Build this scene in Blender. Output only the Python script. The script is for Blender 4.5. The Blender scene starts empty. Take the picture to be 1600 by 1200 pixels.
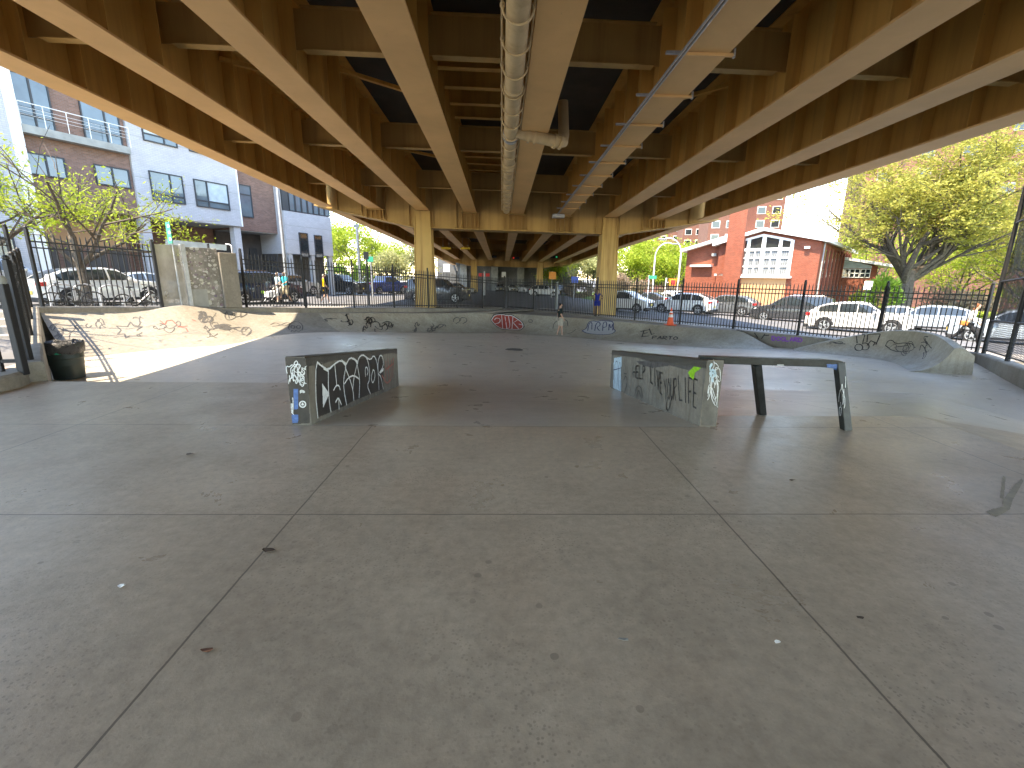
import bpy, bmesh, math, random
import numpy as np
from mathutils import Vector, Matrix
from mathutils.bvhtree import BVHTree
SC = bpy.context.scene
COL = SC.collection
R_ = math.radians
rnd = random.Random(7)

# ------------------------------------------------------------------ camera, sky, sun, exposure
FPX, ROLL = 710.0, 0.012
_D = 16 * -ROLL + 169
TH = math.atan(_D / FPX)
YAW = math.atan(18.0 * math.cos(TH) / FPX)
CAM = Vector((0, 0, 1.65))
FW = Vector((math.sin(YAW) * math.cos(TH), math.cos(YAW) * math.cos(TH), -math.sin(TH)))
_r0 = Vector((math.cos(YAW), -math.sin(YAW), 0)); _u0 = _r0.cross(FW)
RT = (_r0 * math.cos(ROLL) + _u0 * math.sin(ROLL)).normalized()
UP = RT.cross(FW).normalized()
cd = bpy.data.cameras.new('camera'); cam = bpy.data.objects.new('camera', cd); COL.objects.link(cam)
cd.sensor_fit = 'HORIZONTAL'; cd.sensor_width = 36.0; cd.lens = FPX / 1600 * 36
cd.clip_start = 0.05; cd.clip_end = 2000
m = Matrix.Identity(4)
for i in range(3):
    m[i][0], m[i][1], m[i][2], m[i][3] = RT[i], UP[i], -FW[i], CAM[i]
cam.matrix_world = m
SC.camera = cam
SUNV = Vector((-0.36, -0.36, 1.0)).normalized()          # towards the sun: behind the viewer, to the left
world = bpy.data.worlds.new("World"); SC.world = world; world.use_nodes = True
wn = world.node_tree.nodes; wl = world.node_tree.links
for n in list(wn): wn.remove(n)
wo = wn.new('ShaderNodeOutputWorld'); bg = wn.new('ShaderNodeBackground'); sky = wn.new('ShaderNodeTexSky')
sky.sky_type = 'NISHITA'; sky.sun_disc = False
sky.sun_elevation = math.asin(SUNV.z); sky.sun_rotation = math.atan2(SUNV.x, SUNV.y)
sky.dust_density = 0.05; sky.air_density = 1.0; sky.ozone_density = 2.5
bg.inputs[1].default_value = 0.15
wl.new(sky.outputs[0], bg.inputs[0]); wl.new(bg.outputs[0], wo.inputs[0])
sd = bpy.data.lights.new('sun', 'SUN'); sun = bpy.data.objects.new('sun', sd); COL.objects.link(sun)
sd.energy = 2.0; sd.angle = R_(0.5); sd.color = (1.0, 0.95, 0.86)
sun.rotation_euler = SUNV.to_track_quat('Z', 'Y').to_euler(); sun.location = (-20, -20, 60)
SC.view_settings.view_transform = 'Standard'
try: SC.view_settings.look = 'None'
except Exception: pass
SC.view_settings.exposure = 3.0
SC.view_settings.gamma = 1
SC.view_settings.use_white_balance = True; SC.view_settings.white_balance_temperature = 8300; SC.view_settings.white_balance_tint = 12
SC.cycles.max_bounces = 10; SC.cycles.diffuse_bounces = 7; SC.cycles.glossy_bounces = 4
SC.cycles.transmission_bounces = 4; SC.cycles.transparent_max_bounces = 12
SC.cycles.sample_clamp_indirect = 6
SC.cycles.use_denoising = True

def ray(x, y): return FW + RT * ((x - 800) / FPX) + UP * ((600 - y) / FPX)
def PD(x, y, d): return CAM + ray(x, y) * d               # point at a distance along the view axis
def PP(x, y, a, b=0.0, c=0.0):                             # point on the plane z = a + bX + cY
    v = ray(x, y); t = (a - CAM.z) / (v.z - b * v.x - c * v.y); return CAM + v * t
DK = (0.545, -0.0425, -0.0293)                              # plane of the fence base round the park
ST = (-0.12, -0.033, -0.0138)                               # plane of the streets
def zdeck(x, y): return DK[0] + DK[1] * x + DK[2] * y
def zst(x, y): return ST[0] + ST[1] * x + ST[2] * max(min(y, 140), -60)

# ------------------------------------------------------------------ node materials
class NT:
    def __init__(s, name):
        s.m = bpy.data.materials.new(name); s.m.use_nodes = True
        s.n = s.m.node_tree.nodes; s.l = s.m.node_tree.links
        s.b = s.n['Principled BSDF']; s.out = s.n['Material Output']
    def new(s, t, **k):
        n = s.n.new(t)
        for a, v in k.items(): setattr(n, a, v)
        return n
    def put(s, sock, v):
        if hasattr(v, 'is_linked') or isinstance(v, bpy.types.NodeSocket): s.l.new(v, sock)
        else:
            if isinstance(v, (tuple, list)) and len(v) == 3 and sock.type == 'RGBA': v = (*v, 1)
            sock.default_value = v
    def math(s, op, a, b=0.0, c=None, clamp=False):
        n = s.new('ShaderNodeMath', operation=op, use_clamp=clamp)
        s.put(n.inputs[0], a); s.put(n.inputs[1], b)
        if c is not None: s.put(n.inputs[2], c)
        return n.outputs[0]
    def pos(s, obj=False):
        if obj: return s.new('ShaderNodeTexCoord').outputs['Object']
        return s.new('ShaderNodeNewGeometry').outputs['Position']
    def scale(s, v, sx, sy, sz):
        n = s.new('ShaderNodeMapping'); s.l.new(v, n.inputs[0]); n.inputs['Scale'].default_value = (sx, sy, sz); return n.outputs[0]
    def noise(s, v, sc, det=4, rough=.55, dist=0.0):
        n = s.new('ShaderNodeTexNoise'); s.l.new(v, n.inputs['Vector'])
        n.inputs['Scale'].default_value = sc; n.inputs['Detail'].default_value = det
        n.inputs['Roughness'].default_value = rough; n.inputs['Distortion'].default_value = dist
        return n.outputs['Fac']
    def voro(s, v, sc):
        n = s.new('ShaderNodeTexVoronoi'); s.l.new(v, n.inputs['Vector']); n.inputs['Scale'].default_value = sc
        return n.outputs['Distance'], n.outputs['Color']
    def ramp(s, f, lo, hi, a=0.0, b=1.0):
        n = s.new('ShaderNodeMapRange', clamp=True); s.put(n.inputs[0], f)
        for i, v in enumerate((lo, hi, a, b)): n.inputs[i + 1].default_value = v
        return n.outputs[0]
    def mix(s, f, a, b, mode='MIX'):
        n = s.new('ShaderNodeMix', data_type='RGBA', blend_type=mode, clamp_factor=True)
        s.put(n.inputs[0], f); s.put(n.inputs[6], a); s.put(n.inputs[7], b); return n.outputs[2]
    def sep(s, v):
        n = s.new('ShaderNodeSeparateXYZ'); s.l.new(v, n.inputs[0]); return n.outputs
    def comb(s, x, y, z):
        n = s.new('ShaderNodeCombineXYZ')
        for i, v in enumerate((x, y, z)): s.put(n.inputs[i], v)
        return n.outputs[0]
    def bump(s, h, dist=.01, st=1.0):
        n = s.new('ShaderNodeBump'); s.put(n.inputs['Height'], h); n.inputs['Distance'].default_value = dist
        n.inputs['Strength'].default_value = st; s.l.new(n.outputs[0], s.b.inputs['Normal'])
    def set(s, col=None, rough=None, metal=None, spec=None):
        if col is not None: s.put(s.b.inputs['Base Color'], col)
        if rough is not None: s.put(s.b.inputs['Roughness'], rough)
        if metal is not None: s.put(s.b.inputs['Metallic'], metal)
        if spec is not None: s.put(s.b.inputs['Specular IOR Level'], spec)
        return s.m
def mulc(c, k): return tuple(min(1, v * k) for v in c)
def M(name, col, rough=.6, metal=0.0, var=.18, sc=3.0, spec=.5, bump=0.0, obj=False, coat=0.0):
    t = NT(name); p = t.pos(obj)
    f = t.noise(p, sc, 5, .6)
    c = t.mix(t.ramp(f, .3, .7), mulc(col, 1 - var), mulc(col, 1 + var))
    t.set(c, t.ramp(f, .3, .7, max(0, rough - .06), min(1, rough + .06)), metal, spec)
    if bump: t.bump(t.noise(p, sc * 8, 4), bump)
    if coat: t.b.inputs['Coat Weight'].default_value = coat; t.b.inputs['Coat Roughness'].default_value = .05
    return t.m

def concrete(name, base, joints=False, streak=0.0, rough=(.42, .62), stain=.5, spec=.5):
    t = NT(name); p = t.pos()
    n1 = t.noise(p, .35, 5, .6, .6); n2 = t.noise(p, 1.7, 6, .65, .3); n3 = t.noise(p, 14, 5, .7); n4 = t.noise(p, 70, 3, .6)
    c = t.mix(t.ramp(n1, .32, .68), mulc(base, .78), mulc(base, 1.16))
    c = t.mix(t.math('MULTIPLY', t.ramp(n2, .46, .72), stain), c, (base[0] * .60, base[1] * .57, base[2] * .54))
    pale = t.noise(t.scale(p, 1, 1, 1), .9, 4, .6, 1.0)
    c = t.mix(t.math('MULTIPLY', t.ramp(pale, .55, .75), .22), c, mulc(base, 1.25))
    warm = t.noise(p, .6, 3, .5, .5)
    c = t.mix(t.math('MULTIPLY', t.ramp(warm, .5, .68), .35), c, (base[0] * 1.0, base[1] * .86, base[2] * .78))
    c = t.mix(t.ramp(n3, .25, .75), mulc((.90,) * 3, 1), (1.08, 1.08, 1.08), 'MULTIPLY') if False else t.mix(1.0, c, t.mix(t.ramp(n3, .25, .75), (.66, .655, .645), (1.0, 1.0, 1.0)), 'MULTIPLY')
    # old gum, drips and scuffs: dark specks that thin out and gather in places
    d, _ = t.voro(p, 5.5); gate = t.ramp(t.noise(p, .8, 3), .42, .62)
    c = t.mix(t.math('MULTIPLY', t.math('LESS_THAN', d, t.math('MULTIPLY', t.noise(p, 9, 2), .20)), t.math('MULTIPLY', gate, .65)), c, mulc(base, .35))
    d2, _ = t.voro(p, 23)
    c = t.mix(t.math('MULTIPLY', t.math('LESS_THAN', d2, .17), t.math('MULTIPLY', t.ramp(n2, .45, .62), .5)), c, mulc(base, .42))
    d3, c3 = t.voro(p, 42)
    c = t.mix(t.math('MULTIPLY', t.math('LESS_THAN', d3, .25), t.math('MULTIPLY', t.ramp(t.noise(p, 1.1, 4, .7), .40, .62), .62)), c, mulc(base, .40))
    c = t.mix(t.math('MULTIPLY', t.ramp(n4, .56, .70), .30), c, mulc(base, .55))
    sp = t.scale(p, 3.0, .5, 1); sn = t.noise(sp, 1.3, 5, .7, .8)
    c = t.mix(t.math('MULTIPLY', t.ramp(sn, .58, .72), .28), c, mulc(base, .55))
    sp = t.scale(p, .35, 2.6, 1); sn = t.noise(sp, 2.1, 5, .7, 1.2)
    c = t.mix(t.math('MULTIPLY', t.ramp(sn, .60, .70), .30), c, mulc(base, .5))
    if streak:
        q = t.scale(p, 5, 5, .35); q2 = t.noise(q, 1.6, 5, .7, .4)
        c = t.mix(t.math('MULTIPLY', t.ramp(q2, .48, .66), streak), c, (base[0] * .40, base[1] * .36, base[2] * .31))
    h = t.math('ADD', t.math('MULTIPLY', n3, .5), t.math('MULTIPLY', n4, .3))
    if joints:
        xyz = t.sep(p); x, y = xyz[0], xyz[1]
        far_ = t.math('GREATER_THAN', t.math('SUBTRACT', y, t.math('ADD', t.math('MULTIPLY', t.math('LESS_THAN', x, -2.3), 2.04), t.math('MULTIPLY', t.math('GREATER_THAN', x, 2.4), .44))), 4.88)                 # lower floor: separate greyer pour, lightened too to lift its dim light
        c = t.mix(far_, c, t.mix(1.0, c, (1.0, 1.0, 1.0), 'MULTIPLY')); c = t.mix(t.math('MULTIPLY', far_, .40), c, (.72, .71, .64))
        wob = t.math('MULTIPLY', t.math('SUBTRACT', t.noise(p, 3.5, 3), .5), .018)
        def line(co, x0, w=.0058): return t.math('LESS_THAN', t.math('ABSOLUTE', t.math('SUBTRACT', t.math('ADD', co, wob), x0)), w)
        L = None
        near = t.math('LESS_THAN', y, 4.87)
        for x0 in (-1.443, 1.57, 4.6, -4.66):
            e = line(x, x0)
            if abs(x0) < 4: e = t.math('MULTIPLY', e, near)
            L = e if L is None else t.math('MAXIMUM', L, e)
        for y0 in (2.93, -.2, 4.88, 6.92, 10.2, 13.5, 17.0):
            L = t.math('MAXIMUM', L, line(y, y0, 0.005 if y0 > 5 else .0055))
        c = t.mix(t.math('MULTIPLY', L, .82), c, mulc(base, .18))
        h = t.math('SUBTRACT', h, t.math('MULTIPLY', L, 2.0))
    r = t.ramp(n2, .3, .7, rough[0], rough[1])
    t.set(c, r, 0, spec)
    t.bump(h, .004, .6)
    return t.m

def brick(name, col, mortar, w=.22, h=.075, var=.35, obj=True):
    t = NT(name); p = t.pos(obj)
    tc = t.new('ShaderNodeTexCoord'); nx = t.math('GREATER_THAN', t.math('ABSOLUTE', t.sep(tc.outputs['Normal'])[0]), .6)
    xyz = t.sep(p)
    u = t.math('ADD', t.math('MULTIPLY', xyz[0], t.math('SUBTRACT', 1.0, nx)), t.math('MULTIPLY', xyz[1], nx))
    v = t.comb(u, xyz[2], 0.0)
    b = t.new('ShaderNodeTexBrick'); t.l.new(v, b.inputs['Vector'])
    b.inputs['Color1'].default_value = (*mulc(col, 1 - var * .6), 1); b.inputs['Color2'].default_value = (*mulc(col, 1 + var * .6), 1)
    b.inputs['Mortar'].default_value = (*mortar, 1); b.inputs['Scale'].default_value = 1
    b.inputs['Mortar Size'].default_value = .008; b.inputs['Brick Width'].default_value = w; b.inputs['Row Height'].default_value = h
    n = t.noise(p, .8, 5, .65, .4)
    c = t.mix(t.math('MULTIPLY', t.ramp(n, .4, .75), .4), b.outputs['Color'], mulc(col, .62))
    t.set(c, .85, 0, .3); t.bump(b.outputs['Fac'], -.006, .6)
    return t.m

def steel(name, a, dark, rust=0.35):
    # tan bridge paint with long drip stains down the webs and chipped primer
    t = NT(name); p = t.pos()
    n = t.noise(p, .5, 4, .6, .3)
    c = t.mix(t.ramp(n, .3, .7), mulc(a, .88), mulc(a, 1.08))
    q = t.scale(p, 2.2, 2.2, .12); s = t.noise(q, 1.5, 5, .65, .2)
    c = t.mix(t.math('MULTIPLY', t.ramp(s, .48, .70), rust), c, dark)
    g = t.noise(p, 9, 5, .7)
    c = t.mix(t.math('MULTIPLY', t.ramp(g, .62, .75), .18), c, mulc(dark, .7))
    ch = t.math('MULTIPLY', t.math('GREATER_THAN', t.noise(t.scale(p, 3, 1.2, 3), 2.6, 6, .7), .715), 1.0)
    c = t.mix(ch, c, (.16, .10, .08))
    t.set(c, .55, 0, .35); t.bump(g, .003, .4)
    return t.m

MAT = {}
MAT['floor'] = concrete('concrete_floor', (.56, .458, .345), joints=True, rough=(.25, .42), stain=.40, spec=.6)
MAT['ramp'] = concrete('concrete_ramp', (.31, .292, .25), streak=.32, rough=(.45, .65), stain=.5)
MAT['ramp_back'] = concrete('concrete_ramp_lifted', (.46, .43, .35), streak=.40, rough=(.45, .65), stain=.6)  # ramp concrete lightened to lift the dim light on back wall and shell
MAT['curb'] = concrete('concrete_curb', (.31, .285, .24), streak=.3, rough=(.6, .8))
MAT['ledge'] = concrete('concrete_ledge', (.26, .245, .205), streak=.6, rough=(.55, .75), stain=.8)
MAT['ledge_top'] = M('waxed_ledge_edge', (.055, .052, .045), .45, 0, .4, 6, bump=.004)
MAT['walk'] = concrete('sidewalk_concrete', (.36, .34, .31), rough=(.7, .85), stain=.3)
MAT['abut'] = concrete('dark_concrete', (.16, .165, .165), streak=.4, rough=(.7, .9))
MAT['asphalt'] = M('asphalt', (.13, .13, .135), .85, 0, .25, 1.2, .3, .004)
MAT['grass'] = M('grass_ground', (.10, .17, .035), .9, 0, .35, 2.5, .2, .03)
MAT['steel'] = steel('tan_bridge_paint', (.66, .385, .105), (.27, .12, .03), .40)
MAT['cross'] = steel('dull_bridge_paint', (.50, .315, .11), (.24, .12, .035), .40)
MAT['flange'] = steel('tan_flange_paint', (.76, .455, .19), (.50, .27, .09), .10)
MAT['column'] = steel('ochre_column_paint', (.60, .40, .14), (.24, .10, .022), .75)
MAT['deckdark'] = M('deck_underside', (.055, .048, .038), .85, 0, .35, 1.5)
MAT['pipe'] = steel('pipe_paint', (.58, .44, .25), (.28, .17, .07), .4)
MAT['galv'] = M('galvanised_steel', (.42, .43, .44), .45, .6, .2, 8)
MAT['iron'] = M('black_iron', (.014, .014, .016), .55, 0, .3, 12)
MAT['rail'] = M('black_rail_steel', (.028, .032, .032), .38, .3, .5, 9, .5, .002)
MAT['black'] = M('black_plastic', (.02, .02, .022), .6, 0, .2, 8)
MAT['tyre'] = M('tyre_rubber', (.018, .018, .019), .85, 0, .2, 8)
MAT['alloy'] = M('alloy_rim', (.55, .56, .58), .32, .8, .1, 8)
MAT['chrome'] = M('chrome', (.7, .7, .72), .15, 1.0, .05, 8)
MAT['glass'] = M('dark_glass', (.022, .03, .034), .06, 0, .1, 1, .9)
MAT['bglass'] = M('window_glass', (.09, .14, .17), .05, 0, .3, .6, 1.0)
MAT['curtain'] = M('pale_blind', (.42, .50, .52), .5, 0, .2, 2)
MAT['frame'] = M('dark_frame', (.035, .04, .045), .5, 0, .15, 5)
MAT['white'] = M('white_paint', (.78, .78, .76), .55, 0, .06, 2)
MAT['redlamp'] = M('red_lamp', (.5, .012, .015), .25, 0, .1, 5)
MAT['headlamp'] = M('headlamp_glass', (.62, .66, .68), .12, .3, .08, 9)
MAT['plate'] = M('plate_yellow', (.65, .5, .12), .5, 0, .1, 9)
MAT['bag'] = M('black_bag', (.035, .037, .042), .3, 0, .3, 12, .6, .02)
MAT['bin'] = M('bin_green', (.02, .034, .029), .5, 0, .25, 6)
MAT['brick_brown'] = brick('brown_brick', (.24, .135, .10), (.23, .19, .17))
MAT['brick_white'] = brick('white_brick', (.50, .505, .52), (.38, .385, .40), .3, .1, .08)
MAT['brick_red'] = brick('red_brick', (.26, .066, .036), (.23, .14, .10), .22, .075, .3)
MAT['brick_far'] = brick('far_red_brick', (.19, .082, .06), (.21, .135, .11), .4, .14, .22)
MAT['brick_tan'] = brick('tan_brick', (.50, .34, .22), (.47, .36, .27), .3, .1, .15)
MAT['peach'] = M('peach_render', (.52, .30, .15), .8, 0, .07, 1.5)
MAT['slab'] = M('grey_slab', (.30, .31, .29), .8, 0, .2, 2)
MAT['paneldark'] = M('dark_panel', (.075, .07, .068), .6, 0, .25, 2)
MAT['bark'] = M('bark', (.11, .092, .075), .95, 0, .4, 6, .2, .02)
MAT['skin'] = M('skin', (.50, .30, .21), .5, 0, .08, 8, obj=True)
MAT['skin_dark'] = M('dark_skin', (.13, .07, .045), .5, 0, .1, 8, obj=True)
MAT['orange'] = M('cone_orange', (.85, .10, .02), .45, 0, .08, 8)
MAT['green_sign'] = M('green_sign', (.01, .33, .20), .4, 0, .08, 8)
MAT['blue_sign'] = M('blue_sign', (.02, .09, .45), .4, 0, .08, 8)
MAT['yellow'] = M('yellow_sign', (.75, .50, .03), .5, 0, .1, 8)
MAT['red_sign'] = M('red_sign', (.6, .03, .03), .45, 0, .1, 8)
MAT['orange_sign'] = M('orange_sign', (.80, .28, .02), .5, 0, .1, 8)
def leafmat(name, a, b):
    t = NT(name); p = t.pos(); f = t.noise(p, 1.1, 3); f2 = t.noise(p, 9, 2)
    c = t.mix(t.ramp(t.math('ADD', t.math('MULTIPLY', f, .6), t.math('MULTIPLY', f2, .4)), .36, .64), a, b)
    t.set(c, .6, 0, .25)
    tr = t.new('ShaderNodeBsdfTranslucent'); t.put(tr.inputs[0], c)
    mx = t.new('ShaderNodeMixShader'); mx.inputs[0].default_value = .4
    t.l.new(t.b.outputs[0], mx.inputs[1]); t.l.new(tr.outputs[0], mx.inputs[2]); t.l.new(mx.outputs[0], t.out.inputs[0])
    return t.m
MAT['leaf_yel'] = leafmat('yellow_green_leaf', (.27, .27, .05), (.42, .39, .09))
MAT['leaf_lime'] = leafmat('lime_leaf', (.20, .29, .02), (.40, .46, .06))
MAT['leaf_grn'] = leafmat('green_leaf', (.07, .16, .02), (.17, .30, .05))
MAT['leaf_pale'] = leafmat('pale_bud_leaf', (.28, .30, .12), (.48, .48, .24))
MAT['leaf_bush'] = leafmat('bush_leaf', (.16, .24, .03), (.42, .46, .08))
MAT['leaf_pink'] = leafmat('dull_bud_leaf', (.24, .17, .12), (.36, .28, .18))

# ------------------------------------------------------------------ mesh helpers
ORG = {}
class MB:
    def __init__(s): s.v = []; s.f = []
    def add(s, vs, fs):
        o = len(s.v); s.v += [tuple(p) for p in vs]; s.f += [tuple(i + o for i in f) for f in fs]; return s
    def box(s, p0, p1):
        (a, b, c), (d, e, f) = p0, p1
        return s.add([(a, b, c), (d, b, c), (d, e, c), (a, e, c), (a, b, f), (d, b, f), (d, e, f), (a, e, f)],
                     [(0, 3, 2, 1), (4, 5, 6, 7), (0, 1, 5, 4), (1, 2, 6, 5), (2, 3, 7, 6), (3, 0, 4, 7)])
    def bar(s, a, b, w, h, up=(0, 0, 1)):
        a, b = Vector(a), Vector(b); d = (b - a).normalized(); u = Vector(up)
        x = d.cross(u)
        if x.length < 1e-4: x = d.cross(Vector((0, 1, 0)))
        x.normalize(); y = x.cross(d).normalized(); x = x * (w / 2); y = y * (h / 2)
        vs = [a - x - y, a + x - y, a + x + y, a - x + y, b - x - y, b + x - y, b + x + y, b - x + y]
        return s.add(vs, [(0, 1, 2, 3), (7, 6, 5, 4), (0, 4, 5, 1), (1, 5, 6, 2), (2, 6, 7, 3), (3, 7, 4, 0)])
    def tube(s, pts, r, n=8, cap=True):
        pts = [Vector(p) for p in pts]; rr = r if isinstance(r, (list, tuple)) else [r] * len(pts)
        o = len(s.v); prev = None
        for i, p in enumerate(pts):
            d = (pts[min(i + 1, len(pts) - 1)] - pts[max(i - 1, 0)]).normalized()
            x = prev - d * prev.dot(d) if prev is not None else d.cross(Vector((0, 0, 1)) if abs(d.z) < .9 else Vector((1, 0, 0)))
            if x.length < 1e-5: x = d.cross(Vector((1, 0, 0)))
            x.normalize(); prev = x; y = d.cross(x)
            for k in range(n):
                a = 2 * math.pi * k / n; s.v.append(tuple(p + (x * math.cos(a) + y * math.sin(a)) * rr[i]))
        for i in range(len(pts) - 1):
            for k in range(n):
                s.f.append((o + i * n + k, o + i * n + (k + 1) % n, o + (i + 1) * n + (k + 1) % n, o + (i + 1) * n + k))
        if cap:
            s.f.append(tuple(o + k for k in range(n))[::-1]); s.f.append(tuple(o + (len(pts) - 1) * n + k for k in range(n)))
        return s
    def prism(s, poly, d):                                   # polygon (3-D points) pushed along the vector d
        n = len(poly); d = Vector(d); a = [Vector(p) for p in poly]
        return s.add(a + [p + d for p in a], [tuple(range(n))[::-1], tuple(range(n, 2 * n))] + [(i, (i + 1) % n, n + (i + 1) % n, n + i) for i in range(n)])
    def grid(s, rows, close=False):
        o = len(s.v); n = len(rows[0])
        for r in rows: s.v += [tuple(p) for p in r]
        for i in range(len(rows) - 1):
            for k in range(n if close else n - 1):
                s.f.append((o + i * n + k, o + i * n + (k + 1) % n, o + (i + 1) * n + (k + 1) % n, o + (i + 1) * n + k))
        return s
    def lathe(s, prof, c=(0, 0, 0), n=20, axis='z'):
        rows = []
        for r, z in prof:
            row = []
            for k in range(n):
                a = 2 * math.pi * k / n; q = (r * math.cos(a), r * math.sin(a), z)
                if axis == 'y': q = (q[0], q[2], q[1])
                if axis == 'x': q = (q[2], q[0], q[1])
                row.append((c[0] + q[0], c[1] + q[1], c[2] + q[2]))
            rows.append(row)
        return s.grid(rows, True)
    def sphere(s, c, r, n=10):
        rx, ry, rz = r if isinstance(r, tuple) else (r, r, r)
        rows = [[(c[0] + rx * math.sin(t) * math.cos(a), c[1] + ry * math.sin(t) * math.sin(a), c[2] + rz * math.cos(t))
                 for a in [2 * math.pi * k / n for k in range(n)]] for t in [max(.02, min(math.pi - .02, math.pi * i / (n // 2 + 1))) for i in range(n // 2 + 2)]]
        return s.grid(rows, True)
    def xf(s, mtx):
        s.v = [tuple(mtx @ Vector(p)) for p in s.v]; return s
    def build(s, name, mat, parent=None, smooth=False, bevel=0.0, recalc=True):
        v = s.v
        if parent is not None: org = ORG.get(parent.name, (0, 0, 0))
        else:
            A = np.array(v); org = (float((A[:, 0].min() + A[:, 0].max()) / 2), float((A[:, 1].min() + A[:, 1].max()) / 2), float(A[:, 2].min()))
        me = bpy.data.meshes.new(name)
        me.from_pydata([(p[0] - org[0], p[1] - org[1], p[2] - org[2]) for p in v], [], s.f)
        if recalc or bevel:
            bm = bmesh.new(); bm.from_mesh(me); bmesh.ops.recalc_face_normals(bm, faces=bm.faces)
            if bevel: bmesh.ops.bevel(bm, geom=[e for e in bm.edges if len(e.link_faces) == 2 and e.calc_face_angle(0) > .6], offset=bevel, segments=2, affect='EDGES', profile=.6)
            bm.to_mesh(me); bm.free()
        if smooth:
            me.polygons.foreach_set('use_smooth', [True] * len(me.polygons))
            if smooth != 'all': me.set_sharp_from_angle(angle=R_(smooth if smooth is not True else 40))
        me.update()
        for mm in (mat if isinstance(mat, (list, tuple)) else [mat]): me.materials.append(mm)
        o = bpy.data.objects.new(name, me); COL.objects.link(o)
        if parent is not None: o.parent = parent
        else: o.location = org
        ORG[o.name] = org
        return o
def tag(o, label=None, cat=None, group=None, kind=None):
    if label: o['label'] = label
    if cat: o['category'] = cat
    if group: o['group'] = group
    if kind: o['kind'] = kind
    return o
def thing(name, label, cat, loc=(0, 0, 0), group=None, local=False, rz=0.0):
    o = bpy.data.objects.new(name, None); COL.objects.link(o); o.location = loc; o.rotation_euler = (0, 0, rz)
    o.empty_display_size = .3
    ORG[o.name] = (0, 0, 0) if local else tuple(loc)
    return tag(o, label, cat, group)
def copy_tree(o, parent=None):
    c = o.copy(); COL.objects.link(c); ORG[c.name] = ORG.get(o.name, (0, 0, 0))
    if parent is not None: c.parent = parent
    for ch in list(o.children): copy_tree(ch, c)
    return c
def lerp(a, b, t): return a + (b - a) * t
def interp(x, pts):
    if x <= pts[0][0]: return pts[0][1]
    for (a, b), (c, d) in zip(pts, pts[1:]):
        if x <= c: return b + (d - b) * (x - a) / (c - a) if c > a else d
    return pts[-1][1]
def sstep(x): x = max(0, min(1, x)); return x * x * (3 - 2 * x)
# ------------------------------------------------------------------ ground, streets and the floor of the skate park
NL, WL, AP, ER, NR = (-7.0, 7.0), (-12.7, 12.9), (.3, 31.0), (14.75, 13.65), (11.6, 9.5)
EDGE = [(*NL, .30), (*WL, .68), (*AP, -.48), (*ER, -.50), (*NR, -.26), (10.4, 7.2, -.10)]
POLY = [NL, WL, AP, ER, NR, (10.4, 7.2), (10.4, -22.0), (-7.0, -22.0)]
def inside(x, y, poly=POLY):
    c = False; j = len(poly) - 1
    for i in range(len(poly)):
        (a, b), (p, q) = poly[i], poly[j]
        if (b > y) != (q > y) and x < (p - a) * (y - b) / (q - b) + a: c = not c
        j = i
    return c
def zground(x, y): return zst(max(-55, min(55, x)), y)
def ground():
    mb = MB(); cx, cy = 0.0, 6.0; rows = []
    N = 240
    for k in range(N):
        a = 2 * math.pi * k / N; dx, dy = math.cos(a), math.sin(a); best = 1e9
        for i in range(len(POLY)):
            (x1, y1), (x2, y2) = POLY[i], POLY[(i + 1) % len(POLY)]
            ex, ey = x2 - x1, y2 - y1; den = dx * ey - dy * ex
            if abs(den) < 1e-9: continue
            t = ((x1 - cx) * ey - (y1 - cy) * ex) / den; u = ((x1 - cx) * dy - (y1 - cy) * dx) / den
            if t > 0 and -1e-6 <= u <= 1 + 1e-6: best = min(best, t)
        r0 = best + .12
        rows.append([(cx + dx * r, cy + dy * r, zground(cx + dx * r, cy + dy * r)) for r in [r0 + (900 - r0) * (j / 26) ** 3 for j in range(27)]])
    rows.append(rows[0])
    return tag(mb.grid(rows).build('road', MAT['asphalt'], smooth='all'), kind='structure')
ground()
# floor heights read at points of the bowl
CTL = [(0, 9.1, -.58), (2.4, 9.1, -.58), (-2.3, 9.1, -.58), (-9.2, 9.8, -.60), (-6, 9.5, -.58), (-10.5, 12.5, -.50), (-7.36, 17.0, -.50), (-4.3, 21, -.96),
       (.2, 25.2, -1.46), (3.1, 23.8, -1.40), (4.8, 23.2, -1.42), (7.2, 20, -1.25), (8.9, 15.9, -.93), (11.3, 11.3, -.76), (.45, 16.5, -.98), (6, 10, -.62), (9.2, 8, -.60), (13, 14, -.8), (-12, 14, -.4)]
def _rbf():
    A = np.array(CTL); n = len(A)
    def phi(r): return np.where(r > 1e-9, r * r * np.log(r + 1e-12), 0)
    K = phi(np.linalg.norm(A[:, None, :2] - A[None, :, :2], axis=2)) + np.eye(n) * 2.0
    Pm = np.c_[np.ones(n), A[:, :2]]
    S = np.block([[K, Pm], [Pm.T, np.zeros((3, 3))]])
    w = np.linalg.solve(S, np.r_[A[:, 2], np.zeros(3)])
    def f(x, y):
        r = np.hypot(A[:, 0] - x, A[:, 1] - y); return float(phi(r) @ w[:n] + w[n] + w[n + 1] * x + w[n + 2] * y)
    return f
RBF = _rbf()
LX0, LX1, RX0, RX1 = -2.335, -2.12, 2.275, 2.465              # the two ledges, left and right faces
def zfloor(x, y):
    a = max(0, min(1, (x - LX0) / (LX1 - LX0))); b = max(0, min(1, (x - RX0) / (RX1 - RX0)))
    ye = lerp(lerp(6.92, 4.88, a), 5.32, b); w = lerp(lerp(1.5, 4.25, a), 3.7, b)
    t = max((y - ye) / w, (x - 5.25) / 3.6)
    if t <= 0: return 0.0
    t = min(1, t); t = t if t < .9 else .9 + (1 - (1 - (t - .9) / .1) ** 2) * .1
    return t * RBF(x, max(y, 9.0))
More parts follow.
